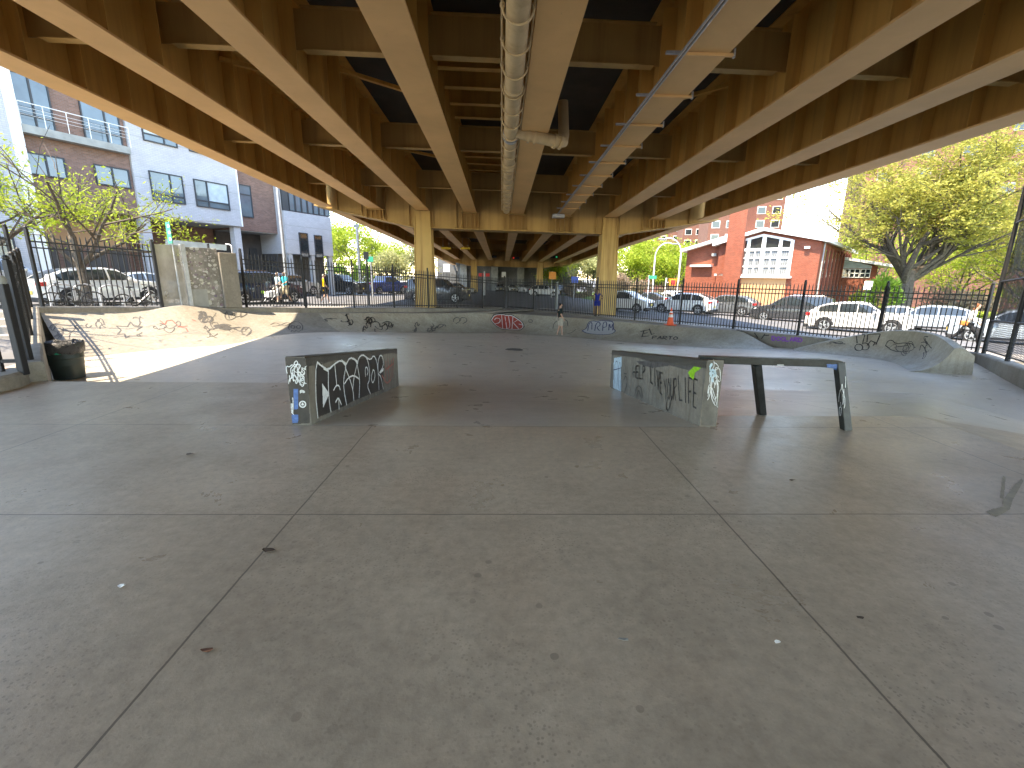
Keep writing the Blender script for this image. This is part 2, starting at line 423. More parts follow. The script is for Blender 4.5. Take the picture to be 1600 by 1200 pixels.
def park_floor():
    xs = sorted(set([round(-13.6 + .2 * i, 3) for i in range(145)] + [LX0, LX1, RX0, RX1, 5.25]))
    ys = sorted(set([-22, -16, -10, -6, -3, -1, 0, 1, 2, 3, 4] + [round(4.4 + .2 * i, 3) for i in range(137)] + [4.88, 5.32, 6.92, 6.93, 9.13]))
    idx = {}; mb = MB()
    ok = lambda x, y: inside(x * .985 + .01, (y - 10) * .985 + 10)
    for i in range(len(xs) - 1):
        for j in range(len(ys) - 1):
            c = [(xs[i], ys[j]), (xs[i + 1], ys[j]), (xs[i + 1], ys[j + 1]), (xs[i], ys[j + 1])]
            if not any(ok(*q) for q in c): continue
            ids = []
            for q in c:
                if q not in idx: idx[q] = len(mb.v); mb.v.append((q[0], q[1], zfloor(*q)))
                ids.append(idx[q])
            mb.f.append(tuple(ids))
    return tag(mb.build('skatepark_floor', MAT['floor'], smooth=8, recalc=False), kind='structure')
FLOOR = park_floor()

# ------------------------------------------------------------------ low walls under the fences
def edge_pts(i, n=14, off=0.0):
    a, b = Vector(EDGE[i]), Vector(EDGE[i + 1]); d = (b - a); nn = Vector((d.y, -d.x, 0)).normalized()
    return [a.lerp(b, k / n) + nn * off for k in range(n + 1)]
def low_wall(i, label, w=.30, name='low_wall', t0=0.0, t1=1.0):
    P = [Vector(EDGE[i]).lerp(Vector(EDGE[i + 1]), t0), Vector(EDGE[i]).lerp(Vector(EDGE[i + 1]), t1)]
    d = (P[1] - P[0]); nn = Vector((d.y, -d.x, 0)).normalized()      # points into the park
    rows = []
    n = max(2, int(d.length / .5))
    for k in range(n + 1):
        c = P[0].lerp(P[1], k / n); e = rnd.uniform(-.006, .006)
        rows.append([c + Vector((0, 0, -1.9)), c + Vector((0, 0, -.03 + e)), c - nn * .03 + Vector((0, 0, e)), c - nn * (w - .02) + Vector((0, 0, e)), c - nn * w + Vector((0, 0, -.03)), c - nn * w + Vector((0, 0, -1.9))])
    mb = MB().grid(rows)
    mb.f.append((0, 1, 2, 3, 4, 5)); o = n * 6; mb.f.append((o + 5, o + 4, o + 3, o + 2, o + 1, o))
    return tag(mb.build(name, MAT['curb'], smooth=30), label, 'wall')
LW = [low_wall(0, 'low concrete wall slanting from the trash can up to the left corner'),
      low_wall(1, 'long low concrete wall under the left iron fence'),
      low_wall(2, 'long low concrete wall under the right iron fence, purple tag on it'),
      low_wall(3, 'low concrete wall under the tall black screened fence'),
      low_wall(4, 'short low concrete wall at the far right edge beside the screened fence')]
# curb along the near left edge with a rounded end
mb = MB(); rows = []
for k in range(31):
    s = k / 30
    if s < .6: c = Vector((-6.93, lerp(-8, 6.35, s / .6), 0)); nn = Vector((1, 0, 0))
    else:
        a = (s - .6) / .4 * math.pi * .55; c = Vector((-7.38 + .45 * math.cos(a), 6.35 + .62 * math.sin(a), 0)); nn = Vector((math.cos(a), math.sin(a), 0))
    w = .40
    rows.append([c + Vector((0, 0, -.2)), c + Vector((0, 0, .17)), c - nn * .05 + Vector((0, 0, .21)), c - nn * w + Vector((0, 0, .21)), c - nn * w + Vector((0, 0, -.2))])
tag(mb.grid(rows).build('curb', MAT['curb'], smooth=35), 'concrete curb with a rounded end under the near left iron railing', 'curb')

# ------------------------------------------------------------------ curved concrete transitions
def on_edge(px, py, i, off):                                 # where a sight line meets the upright plane a little inside a fence line
    a, b = Vector(EDGE[i]), Vector(EDGE[i + 1]); d = (b - a); nn = Vector((d.y, -d.x, 0)).normalized()
    v = ray(px, py); t = ((a + nn * off) - CAM).dot(nn) / v.dot(nn); return CAM + v * t
COPE = [(1, 63, 489.5, .02, 2.9), (1, 130, 489.5, .02, 2.9), (1, 200, 489.5, .02, 3.0), (1, 222, 488, .03, 3.1), (1, 250, 482, .05, 3.3), (1, 275, 477.5, .08, 3.5), (1, 290, 476.5, .08, 3.5), (1, 310, 478, .08, 3.4), (1, 340, 484, .1, 3.0), (1, 365, 487, .12, 2.7), (1, 385, 488.5, .15, 2.5), (1, 440, 489.5, .18, 2.1),
        (1, 490, 490, .22, 1.9), (1, 560, 489, .3, 1.8), (1, 640, 489.5, .7, 1.8), (1, 720, 489.5, 1.2, 1.8), (1, 790, 490, 1.9, 1.9),
        (2, 850, 493.5, 1.7, 1.9), (2, 900, 497, 1.0, 1.8), (2, 930, 499.5, .75, 1.75), (2, 1000, 505.5, .55, 1.7), (2, 1060, 510.5, .5, 1.7), (2, 1110, 514, .5, 1.75), (2, 1150, 516.5, .5, 1.9)]
def cope_path():
    P = [(on_edge(x, y, i, o), r) for i, x, y, o, r in COPE]
    out = []
    for (a, r), (b, q) in zip(P, P[1:]):
        n = max(2, int((b - a).length / .22))
        for k in range(n): out.append((a.lerp(b, k / n), lerp(r, q, k / n)))
    out.append(P[-1])
    pts = [p for p, _ in out]
    for _ in range(6): pts = [pts[0]] + [pts[i - 1] * .25 + pts[i] * .5 + pts[i + 1] * .25 for i in range(1, len(pts) - 1)] + [pts[-1]]
    return pts, [r for _, r in out]
CP, CR = cope_path()
def wall_rows(pts, runs, n=14, lip=.0):
    rows = []
    for i, c in enumerate(pts):
        w = 9; d = pts[min(len(pts) - 1, i + w)] - pts[max(0, i - w)]; nn = Vector((d.y, -d.x, 0)).normalized(); run = runs[i]
        base = c + nn * run; zf = zfloor(base.x, base.y) - .015; h = max(.02, c.z - zf); Rr = (run * run + h * h) / (2 * h)
        row = []
        for k in range(n + 1):
            x = run * (k / n) ** 1.0; q = run - x; z = zf + Rr - math.sqrt(max(0, Rr * Rr - q * q))
            row.append(Vector((c.x + nn.x * x, c.y + nn.y * x, z)))
        rows.append(row)
    return rows
ROWS = wall_rows(CP, CR)
iL = min(range(len(CP)), key=lambda i: abs(CP[i].x - on_edge(497, 490, 1, .22).x) + abs(CP[i].y - on_edge(497, 490, 1, .22).y))
# the right end of the back wall dies away in a rounded hip
last = ROWS[-1]; c0 = CP[-1]; d0 = (CP[-1] - CP[-8]).normalized()
HIP = []
for k in range(1, 13):
    s = k / 12; row = []
    for j, p in enumerate(last):
        q = p + d0 * (s * (1.9 - .35 * j / 14)) ; zf = zfloor(q.x, q.y) - .02
        row.append(Vector((q.x, q.y, lerp(p.z, zf, sstep(s) if s < 1 else 1) if j < 14 else zf)))
    HIP.append(row)
BANK = MB().grid(ROWS[:iL + 1]).build('concrete_bank', MAT['ramp'], smooth=50)
tag(BANK, 'sunlit sloping concrete bank with a humped crest and graffiti, left side', 'skate ramp')
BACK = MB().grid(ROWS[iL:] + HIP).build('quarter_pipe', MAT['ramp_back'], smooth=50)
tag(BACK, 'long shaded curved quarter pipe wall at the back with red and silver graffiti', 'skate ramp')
# flat deck between the lip of the transition and the low wall
rows = []
for i, c in enumerate(CP):
    e = 1 if i < len(CP) * .5 and c.x < .25 else 2
    a, b = Vector(EDGE[e]), Vector(EDGE[e + 1]); d = (b - a); nn = Vector((d.y, -d.x, 0)).normalized(); off = (c - a).dot(nn)
    q = c - nn * (off + .1) if abs(c.x - .3) > 1.2 else Vector((.3, 31.0, c.z))
    rows.append([c + Vector((0, 0, .0)), c.lerp(q, .12) + Vector((0, 0, .012)), q + Vector((0, 0, .02))])
tag(MB().grid(rows).build('deck_path', MAT['walk'], smooth=40), kind='structure')

# steel edge along the back lip is worn concrete here; the curved pocket on the right is a free-standing shell
def shell():
    key = [(11.05, 16.75, .04), (11.7, 16.15, .36), (12.35, 15.4, .68), (12.75, 14.6, .88), (12.85, 13.75, .93), (12.65, 12.95, .90), (12.35, 12.4, .84), (12.12, 12.0, .78), (12.0, 11.75, .72), (11.95, 11.62, .68)]
    P = []
    for a, b in zip(key, key[1:]):
        for k in range(5): P.append([lerp(a[j], b[j], k / 5) for j in range(3)])
    P.append(list(key[-1]))
    for _ in range(3): P = [P[0]] + [[P[i - 1][j] * .25 + P[i][j] * .5 + P[i + 1][j] * .25 for j in range(3)] for i in range(1, len(P) - 1)] + [P[-1]]
    inn, rows = [], []
    for i, (x, y, h) in enumerate(P):
        a, b = P[max(0, i - 3)], P[min(len(P) - 1, i + 3)]; t = Vector((b[0] - a[0], b[1] - a[1], 0)).normalized(); nn = Vector((t.y, -t.x, 0)) 
        cen = Vector((9.6, 13.6, 0)); 
        if nn.dot(cen - Vector((x, y, 0))) < 0: nn = -nn
        run = .95 * min(1, .35 + h); base = Vector((x, y, 0)) + nn * run; zf = zfloor(base.x, base.y) - .015
        zt = zfloor(x, y) + h; hh = max(.02, zt - zf); row = []
        R0 = max((run * run + hh * hh) / (2 * hh), .01)
        for k in range(13):
            q = run * (1 - k / 12); 
            z = zf + R0 - math.sqrt(max(0, R0 * R0 - q * q)) if R0 >= run else zf + hh * (q / run) ** 2
            row.append(Vector((x + nn.x * run * k / 12, y + nn.y * run * k / 12, z)))
        inn.append(row)
        w = .46; g = zfloor(x, y) - .1
        rows.append([row[0], row[0] - nn * .10 + Vector((0, 0, .025)), row[0] - nn * (w * .55) + Vector((0, 0, -.03 * h)), Vector((x, y, 0)) - nn * w + Vector((0, 0, lerp(g, zt, .78))), Vector((x, y, 0)) - nn * (w + .05) + Vector((0, 0, g))])
    r = thing('quarter_pipe_pocket', 'free-standing curved concrete quarter pipe shell at the right with a thick rounded back', 'skate ramp', (12.3, 14.2, -.8))
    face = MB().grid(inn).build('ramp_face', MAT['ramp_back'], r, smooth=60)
    mb = MB().grid(rows)
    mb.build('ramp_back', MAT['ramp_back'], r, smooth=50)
    cap = MB(); ring = [Vector(p) for p in inn[-1][::-1]] + [Vector(p) for p in rows[-1][1:]]; c = sum(ring, Vector()) / len(ring); fl = min(p.z for p in ring)
    ring.append(Vector((rows[-1][-1].x, rows[-1][-1].y, fl))); c = Vector((rows[-1][2].x, rows[-1][2].y, lerp(fl, rows[-1][2].z, .4)))
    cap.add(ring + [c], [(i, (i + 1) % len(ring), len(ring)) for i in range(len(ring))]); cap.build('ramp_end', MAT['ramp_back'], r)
    return face
SHELL = shell()
# drain cover
mb = MB(); dc = PP(803, 547, -.08, 0, -.0547); dz = zfloor(dc.x, dc.y)
mb.lathe([(.001, .012), (.30, .012), (.33, .004), (.33, -.05)], (dc.x, dc.y, dz + .004), 24)
for k in range(5): mb.box((dc.x - .24, dc.y - .2 + k * .1 - .012, dz + .013), (dc.x + .24, dc.y - .2 + k * .1 + .012, dz + .02))
tag(mb.build('drain_cover', M('drain_iron', (.10, .095, .085), .6, .3)), 'round dark drain cover in the middle of the floor', 'drain')

# sidewalks and plaza outside
def strip(name, P, z, mat, th=.14):
    mb = MB(); n = len(P)
    mb.add([(x, y, z(x, y)) for x, y in P] + [(x, y, z(x, y) - th) for x, y in P], [tuple(range(n))] + [(i, (i + 1) % n, n + (i + 1) % n, n + i) for i in range(n)])
    return tag(mb.build(name, mat), kind='structure')
def off(i, t, o, z=False):
    a, b = Vector(EDGE[i]), Vector(EDGE[i + 1]); d = (b - a); nn = Vector((d.y, -d.x, 0)).normalized(); c = a.lerp(b, t) - nn * o; return (c.x, c.y)
sw = lambda x, y: zst(x, y) + .13
strip('sidewalk_west', [off(1, -.25, .31), off(1, 1.0, .31), off(1, 1.0, 4.0), off(1, -.25, 4.0)], sw, MAT['walk'])
strip('sidewalk_east', [off(2, .02, .31), off(2, 1.5, .31), off(2, 1.5, 3.4), off(2, .02, 3.4)], sw, MAT['walk'])
t = NT('plaza_pavers'); p = t.pos(); b = t.new('ShaderNodeTexBrick'); t.l.new(p, b.inputs['Vector'])
b.inputs['Color1'].default_value = (.40, .27, .20, 1); b.inputs['Color2'].default_value = (.46, .34, .26, 1); b.inputs['Mortar'].default_value = (.3, .26, .22, 1)
b.inputs['Scale'].default_value = 1; b.inputs['Brick Width'].default_value = .2; b.inputs['Row Height'].default_value = .1; b.inputs['Mortar Size'].default_value = .006
t.set(b.outputs['Color'], .85)
strip('plaza', [(-7.35, 6.6), (-7.35, 7.1), (-11.0, 10.9), (-22, 8.4), (-22, 5.4)], lambda x, y: .05, t.m, .3)
mb = MB()
for k in range(4):
    a = Vector((-11.2 - .34 * k, 10.6 + .30 * k, 0)); 
    mb.prism([a + Vector((-6, -1.6, -.1)), a + Vector((.35, 0.1, -.1)), a + Vector((-.1, .6, -.1)), a + Vector((-6.5, -1.1, -.1))], (0, 0, .30 + .15 * k))
tag(mb.build('steps', MAT['walk'], bevel=.01), 'flight of pale concrete steps behind the near left railing', 'steps')
strip('lawn', [(12, 62), (24, 60), (60, 140), (8, 140)], lambda x, y: zground(x, y) + .012, MAT['grass'], .02)
strip('lawn_right', [(30.5, 39.5), (46, 25.0), (75, 55), (45, 75)], lambda x, y: zground(x, y) + .14, MAT['grass'], .2)
# ------------------------------------------------------------------ the elevated road overhead
def zb(x, y): return 5.65 - .022 * y - .02 * (x - .85)
GX = [.85 + 2.65 * k for k in range(-4, 5)]
BR = thing('elevated_bridge', 'tan painted steel girder bridge carrying a road overhead on ochre columns', 'bridge', (.8, 27.5, -.6))
DEP, FW2 = 1.78, .36
def sheared(mb):                                             # the whole structure falls away gently forwards and to the right
    mb.v = [(x, y, z + zb(x, y)) for x, y, z in mb.v]; return mb
def girder(x, y0, y1, step=1.32):
    w = MB(); w.box((x - .012, y0, .045), (x + .012, y1, DEP - .03))
    y = y0 + .3
    k = 0
    while y < y1 - .2:
        ww = .30
        w.box((x + .013, y - .01, .046), (x + ww, y + .01, DEP - .25)); w.box((x - ww, y - .01, .046), (x - .013, y + .01, DEP - .25))
        y += step; k += 1
    g = sheared(w).build('girder', MAT['steel'], BR)
    f = MB(); n = max(1, int((y1 - y0) / 9))
    for i in range(n):
        a, b = lerp(y0, y1, i / n), lerp(y0, y1, (i + 1) / n)
        f.box((x - FW2, a + (.004 if i else 0), 0 if i % 2 == 0 else .002), (x + FW2, b, .044))
    sheared(f).build('flange', MAT['flange'], g)
    t = MB(); t.box((x - .28, y0, DEP - .03), (x + .28, y1, DEP)); sheared(t).build('flange', MAT['steel'], g)
SPANS = [(-62.0, -17.7), (-16.2, 27.05), (28.35, 75.6), (76.9, 98)]
for y0, y1 in SPANS:
    for x in GX: girder(x, y0, y1, 1.32 if -20 < y0 < 0 else 1.6)
for rows, kk in (([-9.2, -2.5, 4.2, 10.9, 17.6, 24.2], range(8)), ([35, 48, 61], range(8))):
    for y in rows:
        for k in kk:
            a, b = GX[k] + .32, GX[k + 1] - .32; d = MB()
            d.box((a - .28, y - .012, .66), (b + .28, y + .012, 1.40)); d.box((a - .0, y - .11, .63), (b + .0, y + .11, .658)); d.box((a, y - .11, 1.40), (b, y + .11, 1.42))
            sheared(d).build('diaphragm', MAT['cross'], BR)
def joist(y, w):
    d = MB(); d.box((GX[3] + .05, y - w, 1.22), (GX[4] - .05, y + w, 1.24)); d.box((GX[3] + .05, y - .012, 1.2401), (GX[4] - .05, y + .012, 1.70)); sheared(d).build('cross_joist', MAT['steel'], BR)
y = -4.0
while y < 26.8:
    if min(abs(y - r) for r in (-2.5, 4.2, 10.9, 17.6, 24.2)) > .45: joist(y, .10)
    y += 1.12
y = 29.5
while y < 75: joist(y, .08); y += 1.9
for k, ys in ((2, (6.4, 13.2, 20.0)), (5, (9.0, 15.7, 21.8)), (1, (13.0, 20.2)), (6, (7.2, 19.7))):
    for y in ys:
        b = MB(); b.bar((GX[k] + .05, y, 1.30), (GX[k + 1] - .05, y + 2.3 * (1 if k < 4 else -1), 1.42), .11, .09); sheared(b).build('lateral_brace', MAT['steel'], BR)
# deck with parapet and, outboard, an unseen added bar
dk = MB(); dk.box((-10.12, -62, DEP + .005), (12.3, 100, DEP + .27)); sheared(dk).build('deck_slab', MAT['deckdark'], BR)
for x0, x1 in ((-10.16, -9.9), (12.2, 12.46)):
    q = MB(); q.box((x0, -62, DEP - .06), (x1, 100, DEP + .95)); sheared(q).build('parapet', MAT['curb'], BR)
q = MB(); q.box((-11.0, -62, DEP + .30), (-10.66, 100, DEP + .52))  # unseen bar added so a thin lit stripe splits the deck's edge shadow
for k in range(52): q.box((-10.67, -61.6 + k * 3.1, DEP + .36), (-10.15, -61.52 + k * 3.1, DEP + .46))
sheared(q).build('shadow_stripe_bar', MAT['galv'], BR)
def crossbeam(yc, cols):
    m1 = MB(); xs = [-10.5, cols[0] - .5, cols[1] + .5, 12.4]; bt = [.12, -.86, -.86, .12]
    for s, y in ((1, yc - .42), (-1, yc + .42)):
        pl = [(xs[i], y - .012, bt[i]) for i in range(4)] + [(xs[3], y - .012, DEP - .02), (xs[0], y - .012, DEP - .02)]
        m1.prism(pl, (0, .024, 0))
    for i in range(3): m1.prism([(xs[i], yc - .52, bt[i] - .05), (xs[i + 1], yc - .52, bt[i + 1] - .05), (xs[i + 1], yc - .52, bt[i + 1] - .002), (xs[i], yc - .52, bt[i] - .002)], (0, 1.04, 0))
    for x in GX:
        b0 = interp(x, list(zip(xs, bt)))
        if b0 < -.1 and min(abs(x - c) for c in cols) > .6:
            for e in (-.46, .46): m1.box((x + e - .012, yc - .72, b0), (x + e + .012, yc - .434, -.01))
            for e in (-.2, .05, .28): m1.box((x + e - .012, yc - .62, b0), (x + e + .012, yc - .434, -.01))
            m1.box((x - .5, yc - .74, -.045), (x + .5, yc - .434, -.012))
    xx = -9.2
    while xx < 12:
        if min(abs(xx - g) for g in GX) > .55: m1.box((xx - .012, yc - .56, interp(xx, list(zip(xs, bt)))), (xx + .012, yc - .434, DEP - .3))
        xx += 1.325
    cb = sheared(m1).build('crossbeam', MAT['cross'], BR)
    for q in (xs[0], xs[3] - .03):
        e = MB(); e.box((q, yc - .4, .125), (q + .03, yc + .4, DEP - .05)); sheared(e).build('end_plate', MAT['steel'], cb)
    for cx in cols:
        c = MB(); zt = zb(cx, yc) - .01; z0 = zst(cx, yc) - .3
        R4 = lambda h, w, z: [(cx - w, yc - .12 - h, z), (cx + w, yc - .12 - h, z), (cx + w, yc - .12 + h, z), (cx - w, yc - .12 + h, z)]
        c.grid([R4(.50, .53, z0), R4(.50, .52, z0 + .3), R4(.42, .39, zt - .3), R4(.42, .39, zt)], True); c.f.append((12, 13, 14, 15))
        co = c.build('column', MAT['column'], BR)
        f = MB(); 
        for s in (-1, 1):
            f.grid([[(cx + s * .53, yc - .68, z0), (cx + s * .58, yc - .68, z0), (cx + s * .58, yc + .44, z0), (cx + s * .53, yc + .44, z0)], [(cx + s * .39, yc - .58, zt), (cx + s * .44, yc - .58, zt), (cx + s * .44, yc + .34, zt), (cx + s * .39, yc + .34, zt)]], True)
        f.build('column_flange', MAT['column'], co)
        p = MB(); p.box((cx - .8, yc - .95, z0 - .2), (cx + .8, yc + .7, z0 + .42)); p.build('footing', MAT['abut'], co, bevel=.03)
CC = (GX[2] - .05, GX[6] + .05)
crossbeam(27.7, CC); crossbeam(76.2, CC); crossbeam(-17.0, CC)
# abutment far beyond with pilasters
ab = thing('abutment_wall', 'dark grey concrete abutment with pale pilasters closing the far end under the bridge', 'wall', (.8, 99, -1.8))
mb = MB(); mb.box((-13.5, 98.5, -3), (16, 100, 5.6)); mb.build('wall', MAT['abut'], ab)
for x in (-8, -1.5, 4.0, 9.5):
    p = MB(); p.box((x - .7, 97.9, -3), (x + .7, 98.498, 4.4)); p.build('pilaster', MAT['slab'], ab, bevel=.03)
# ---- drain pipe slung under the middle girder
PX = .22
pz = lambda y: zb(PX, y) + .02
dp = thing('drain_pipe', 'fat dusty tan drain pipe in hanger straps slung under the middle girder', 'pipe', (PX, 8, 5.4))
mb = MB(); N = 70
mb.tube([(PX, lerp(-14, 26.15, i / N), pz(lerp(-14, 26.15, i / N))) for i in range(N + 1)] + [(PX, 26.3, pz(26.3) + .02), (PX, 26.4, pz(26.4) + .06)], [.185] * (N + 1) + [.15, .06], 18)
mb.build('pipe_run', MAT['pipe'], dp, smooth=50)
for y in (-4.0, 2.4, 6.9, 10.6, 13.6, 16.6, 20.2, 23.6):
    c = MB(); c.tube([(PX, y - .16, pz(y - .16)), (PX, y - .14, pz(y - .14)), (PX, y + .14, pz(y + .14)), (PX, y + .16, pz(y + .16))], [.19, .215, .215, .19], 18)
    c.tube([(PX, y - .02, pz(y)), (PX, y + .02, pz(y))], .235, 18); c.build('pipe_joint', MAT['galv'] if y in (6.9, 13.6) else MAT['pipe'], dp, smooth=40)
y = -6.0; hang = []
while y < 26.2:
    c = MB(); c.tube([(PX + .235 * math.cos(a), y, pz(y) + .235 * math.sin(a)) for a in [math.pi + math.pi * k / 10 for k in range(11)]], .018, 6)
    for s in (-1, 1): c.tube([(PX + s * .235, y, pz(y)), (PX + s * .235, y, pz(y) + .55)], .014, 6); c.tube([(PX + s * .235, y - .04, pz(y) + .02), (PX + s * .235, y + .04, pz(y) + .02)], .04, 6)
    c.build('hanger_strap', MAT['pipe'], dp, smooth=40); y += .92
for s in (-1, 1):
    c = MB(); c.tube([(PX + s * .245, lerp(-8, 26.1, i / 40), pz(lerp(-8, 26.1, i / 40)) + rnd.uniform(-.008, .008)) for i in range(41)], .016, 6); c.build('side_rod', MAT['pipe'], dp, smooth=40)
ty = 13.3
c = MB(); c.tube([(PX + .1, ty, pz(ty)), (PX + .5, ty, pz(ty) - .09), (PX + 1.25, ty + .1, pz(ty) - .20), (PX + 1.42, ty + .25, pz(ty) - .16), (PX + 1.46, ty + .42, pz(ty) + .05), (PX + 1.42, ty + .5, pz(ty) + .9)], [.15, .15, .15, .155, .15, .14], 14)
c.build('branch_pipe', MAT['pipe'], dp, smooth=50)
for q in (.45, .62, 1.15, 1.3):
    c = MB(); c.tube([(PX + q, ty + (.0 if q < 1 else .1), pz(ty) - .09 - (q - .45) * .14), (PX + q + .06, ty + (.0 if q < 1 else .12), pz(ty) - .10 - (q - .45) * .14)], .185, 14); c.build('pipe_joint', MAT['pipe'], dp, smooth=40)
# ---- electric conduit clamped to the girder right of the pipe
cn = thing('electrical_conduit', 'pair of grey conduits clamped along the edge of the girder right of the pipe', 'conduit', (3.1, 8, 5.5))
for o in (0, .06):
    c = MB(); c.tube([(GX[5] - .43 - o, lerp(-10, 26.6, i / 30), zb(GX[5], lerp(-10, 26.6, i / 30)) - .055) for i in range(31)], .021, 8); c.build('conduit_tube', MAT['galv'], cn, smooth=40)
y = -5.2
while y < 26:
    z = zb(GX[5], y); c = MB(); c.box((GX[5] - .40, y - .025, z - .052), (GX[5] + .44, y + .025, z - .004)); c.build('clamp_bar', MAT['flange'], cn)
    c = MB(); c.box((GX[5] - .72, y - .03, z - .03), (GX[5] - .402, y + .03, z + .01)); c.box((GX[5] + .442, y - .03, z - .07), (GX[5] + .47, y + .03, z + .07)); c.build('clamp_bolt', MAT['galv'], cn)
    y += 1.75
jb = MB(); jb.box((GX[5] - .75, 26.1, zb(GX[5], 26.2) - .25), (GX[5] - .1, 26.5, zb(GX[5], 26.2) - .05)); jb.build('junction_box', MAT['galv'], cn, bevel=.02)
for x, y in ((GX[1] + .9, 10.8), (GX[7] + 1.0, 26.2)):
    pass
# ------------------------------------------------------------------ things in the park
def hubba(x0, x1, name_label, wax_inner):
    # concrete ledge with an upright near end whose top and foot follow the bank down
    r = thing('concrete_ledge', name_label, 'skate ledge', ((x0 + x1) / 2, 6.9, -.2))
    y0, y1, H = 4.90, 9.2, .77
    mb = MB(); n = 10; rows = []
    for k in range(n + 1):
        y = lerp(y0, y1, k / n); zf = min(zfloor(x0 - .02, y), zfloor(x1 + .02, y)) - .25; t = (y - y0) / 4.25
        zt = H - .585 * min(1, t) * (1.0)
        c = .012
        rows.append([(x0, y, zf), (x0, y, zt - c), (x0 + c, y, zt), (x1 - c, y, zt), (x1, y, zt - c), (x1, y, zf)])
    mb.grid(rows); mb.f.append((0, 1, 2, 3, 4, 5)); o = n * 6; mb.f.append((o + 5, o + 4, o + 3, o + 2, o + 1, o))
    body = mb.build('ledge_body', MAT['ledge'], r, smooth=25)
    for s in (0, 1):                                           # dark waxed and sprayed band along each top edge, following the slope
        m2 = MB(); xx = x0 - .003 if s == 0 else x1 + .003; xi = x0 + .06 if s == 0 else x1 - .06
        rr = []
        for k in range(n + 1):
            y = lerp(y0 + .0, y1, k / n); zt = H - .585 * min(1, (y - y0) / 4.25); w = .085 + rnd.uniform(-.02, .025)
            rr.append([(xx, y, zt - w), (xx, y, zt - .010), (xx + (.012 if s == 0 else -.012), y, zt + .004), (xi, y, zt + .004)])
        m2.grid(rr).build('waxed_edge', MAT['ledge_top'], body, smooth=25)
    return r, body
LEDGE_L, LEDGE_LB = hubba(LX0, LX1, 'concrete skate ledge covered by black and white bubble letter graffiti', 1)
LEDGE_R, LEDGE_RB = hubba(RX0, RX1, 'concrete skate ledge with thin black spray writing, beside the black rail', 0)
# grind rail
gr = thing('grind_rail', 'black square steel grind rail on two splayed legs beside the right ledge', 'grind rail', (3.3, 5.0, 0))
mb = MB(); b0, b1, b2 = (2.3, 5.16, .735), (3.62, 4.98, .735), (3.82, 4.95, .72)
mb.bar(b0, b1, .085, .085); mb.bar((3.60, 4.985, .735), b2, .0855, .0855); bar = mb.build('rail_bar', MAT['rail'], gr, bevel=.006)
for a, b in (((3.80, 4.95, .745), (3.91, 4.80, -.01)), ((2.93, 5.07, .70), (3.29, 5.42, -.01))):
    l = MB(); l.bar(a, b, .084, .084, (0, 1, 0)); l.build('leg', MAT['rail'], gr, bevel=.006)
# trash can
tc = thing('trash_can', 'dark green trash can with a black bag over its rim by the left wall', 'trash can', (-9.27, 9.75, zfloor(-9.27, 9.75)))
z0 = zfloor(-9.27, 9.75); C0 = (-9.27, 9.75, z0)
can = MB().lathe([(.001, .0), (.25, .0), (.255, .03), (.285, .42), (.30, .45), (.295, .47), (.31, .70), (.335, .71), (.335, .75), (.30, .75), (.28, .3), (.001, .28)], C0, 28).build('bin_body', MAT['bin'], tc, smooth=35)
rows = []
for i, (r, z) in enumerate([(.30, .55), (.322, .56), (.33, .62), (.342, .70), (.345, .77), (.325, .79), (.29, .74), (.27, .5)]):
    rows.append([(C0[0] + (r + .010 * math.sin(k * 2.3 + i * 1.1) + rnd.uniform(-.012, .012)) * math.cos(2 * math.pi * k / 40), C0[1] + (r + .010 * math.sin(k * 1.7 + i) + rnd.uniform(-.012, .012)) * math.sin(2 * math.pi * k / 40), z0 + z + rnd.uniform(-.02, .02) + .012 * math.sin(k * .8)) for k in range(40)])
MB().grid(rows, True).build('bin_bag', MAT['bag'], tc, smooth=80)
mb = MB()
for k in range(5):
    a = -1.35 + k * .07; b = a + .07
    mb.add([(C0[0] + .309 * math.cos(a), C0[1] + .309 * math.sin(a), z0 + .55), (C0[0] + .309 * math.cos(b), C0[1] + .309 * math.sin(b), z0 + .55), (C0[0] + .312 * math.cos(b), C0[1] + .312 * math.sin(b), z0 + .60), (C0[0] + .312 * math.cos(a), C0[1] + .312 * math.sin(a), z0 + .60)], [(0, 1, 2, 3)])
mb.build('bin_sticker', MAT['green_sign'], tc)
# traffic cone
cp = on_edge(1047, 508, 2, .42); cp.z = min(cp.z, 5)
co = thing('traffic_cone', 'orange traffic cone with two white bands at the foot of the right fence', 'traffic cone', cp)
k_ = 27 * (cp - CAM).dot(FW) / FPX / .74
def frus(prof): return MB().lathe([(r * k_, z * k_) for r, z in prof], cp, 20)
mb = frus([(.15, .03), (.028, .70), (.02, .74), (.001, .74)]); mb.build('cone_body', MAT['orange'], co, smooth=35)
mb = MB(); mb.box((cp.x - .2 * k_, cp.y - .2 * k_, cp.z), (cp.x + .2 * k_, cp.y + .2 * k_, cp.z + .035 * k_)); mb.build('cone_base', MAT['orange'], co, bevel=.01)
for a, b in ((.34, .46), (.53, .59)):
    rr = lambda z: (.15 - (z - .03) * .122 / .67 * 1.0) + .004
    frus([(rr(a) * .98, a), (rr(a) + .002, a), (rr(b) + .002, b), (rr(b) * .98, b)]).build('reflective_band', MAT['white'], co, smooth=35)

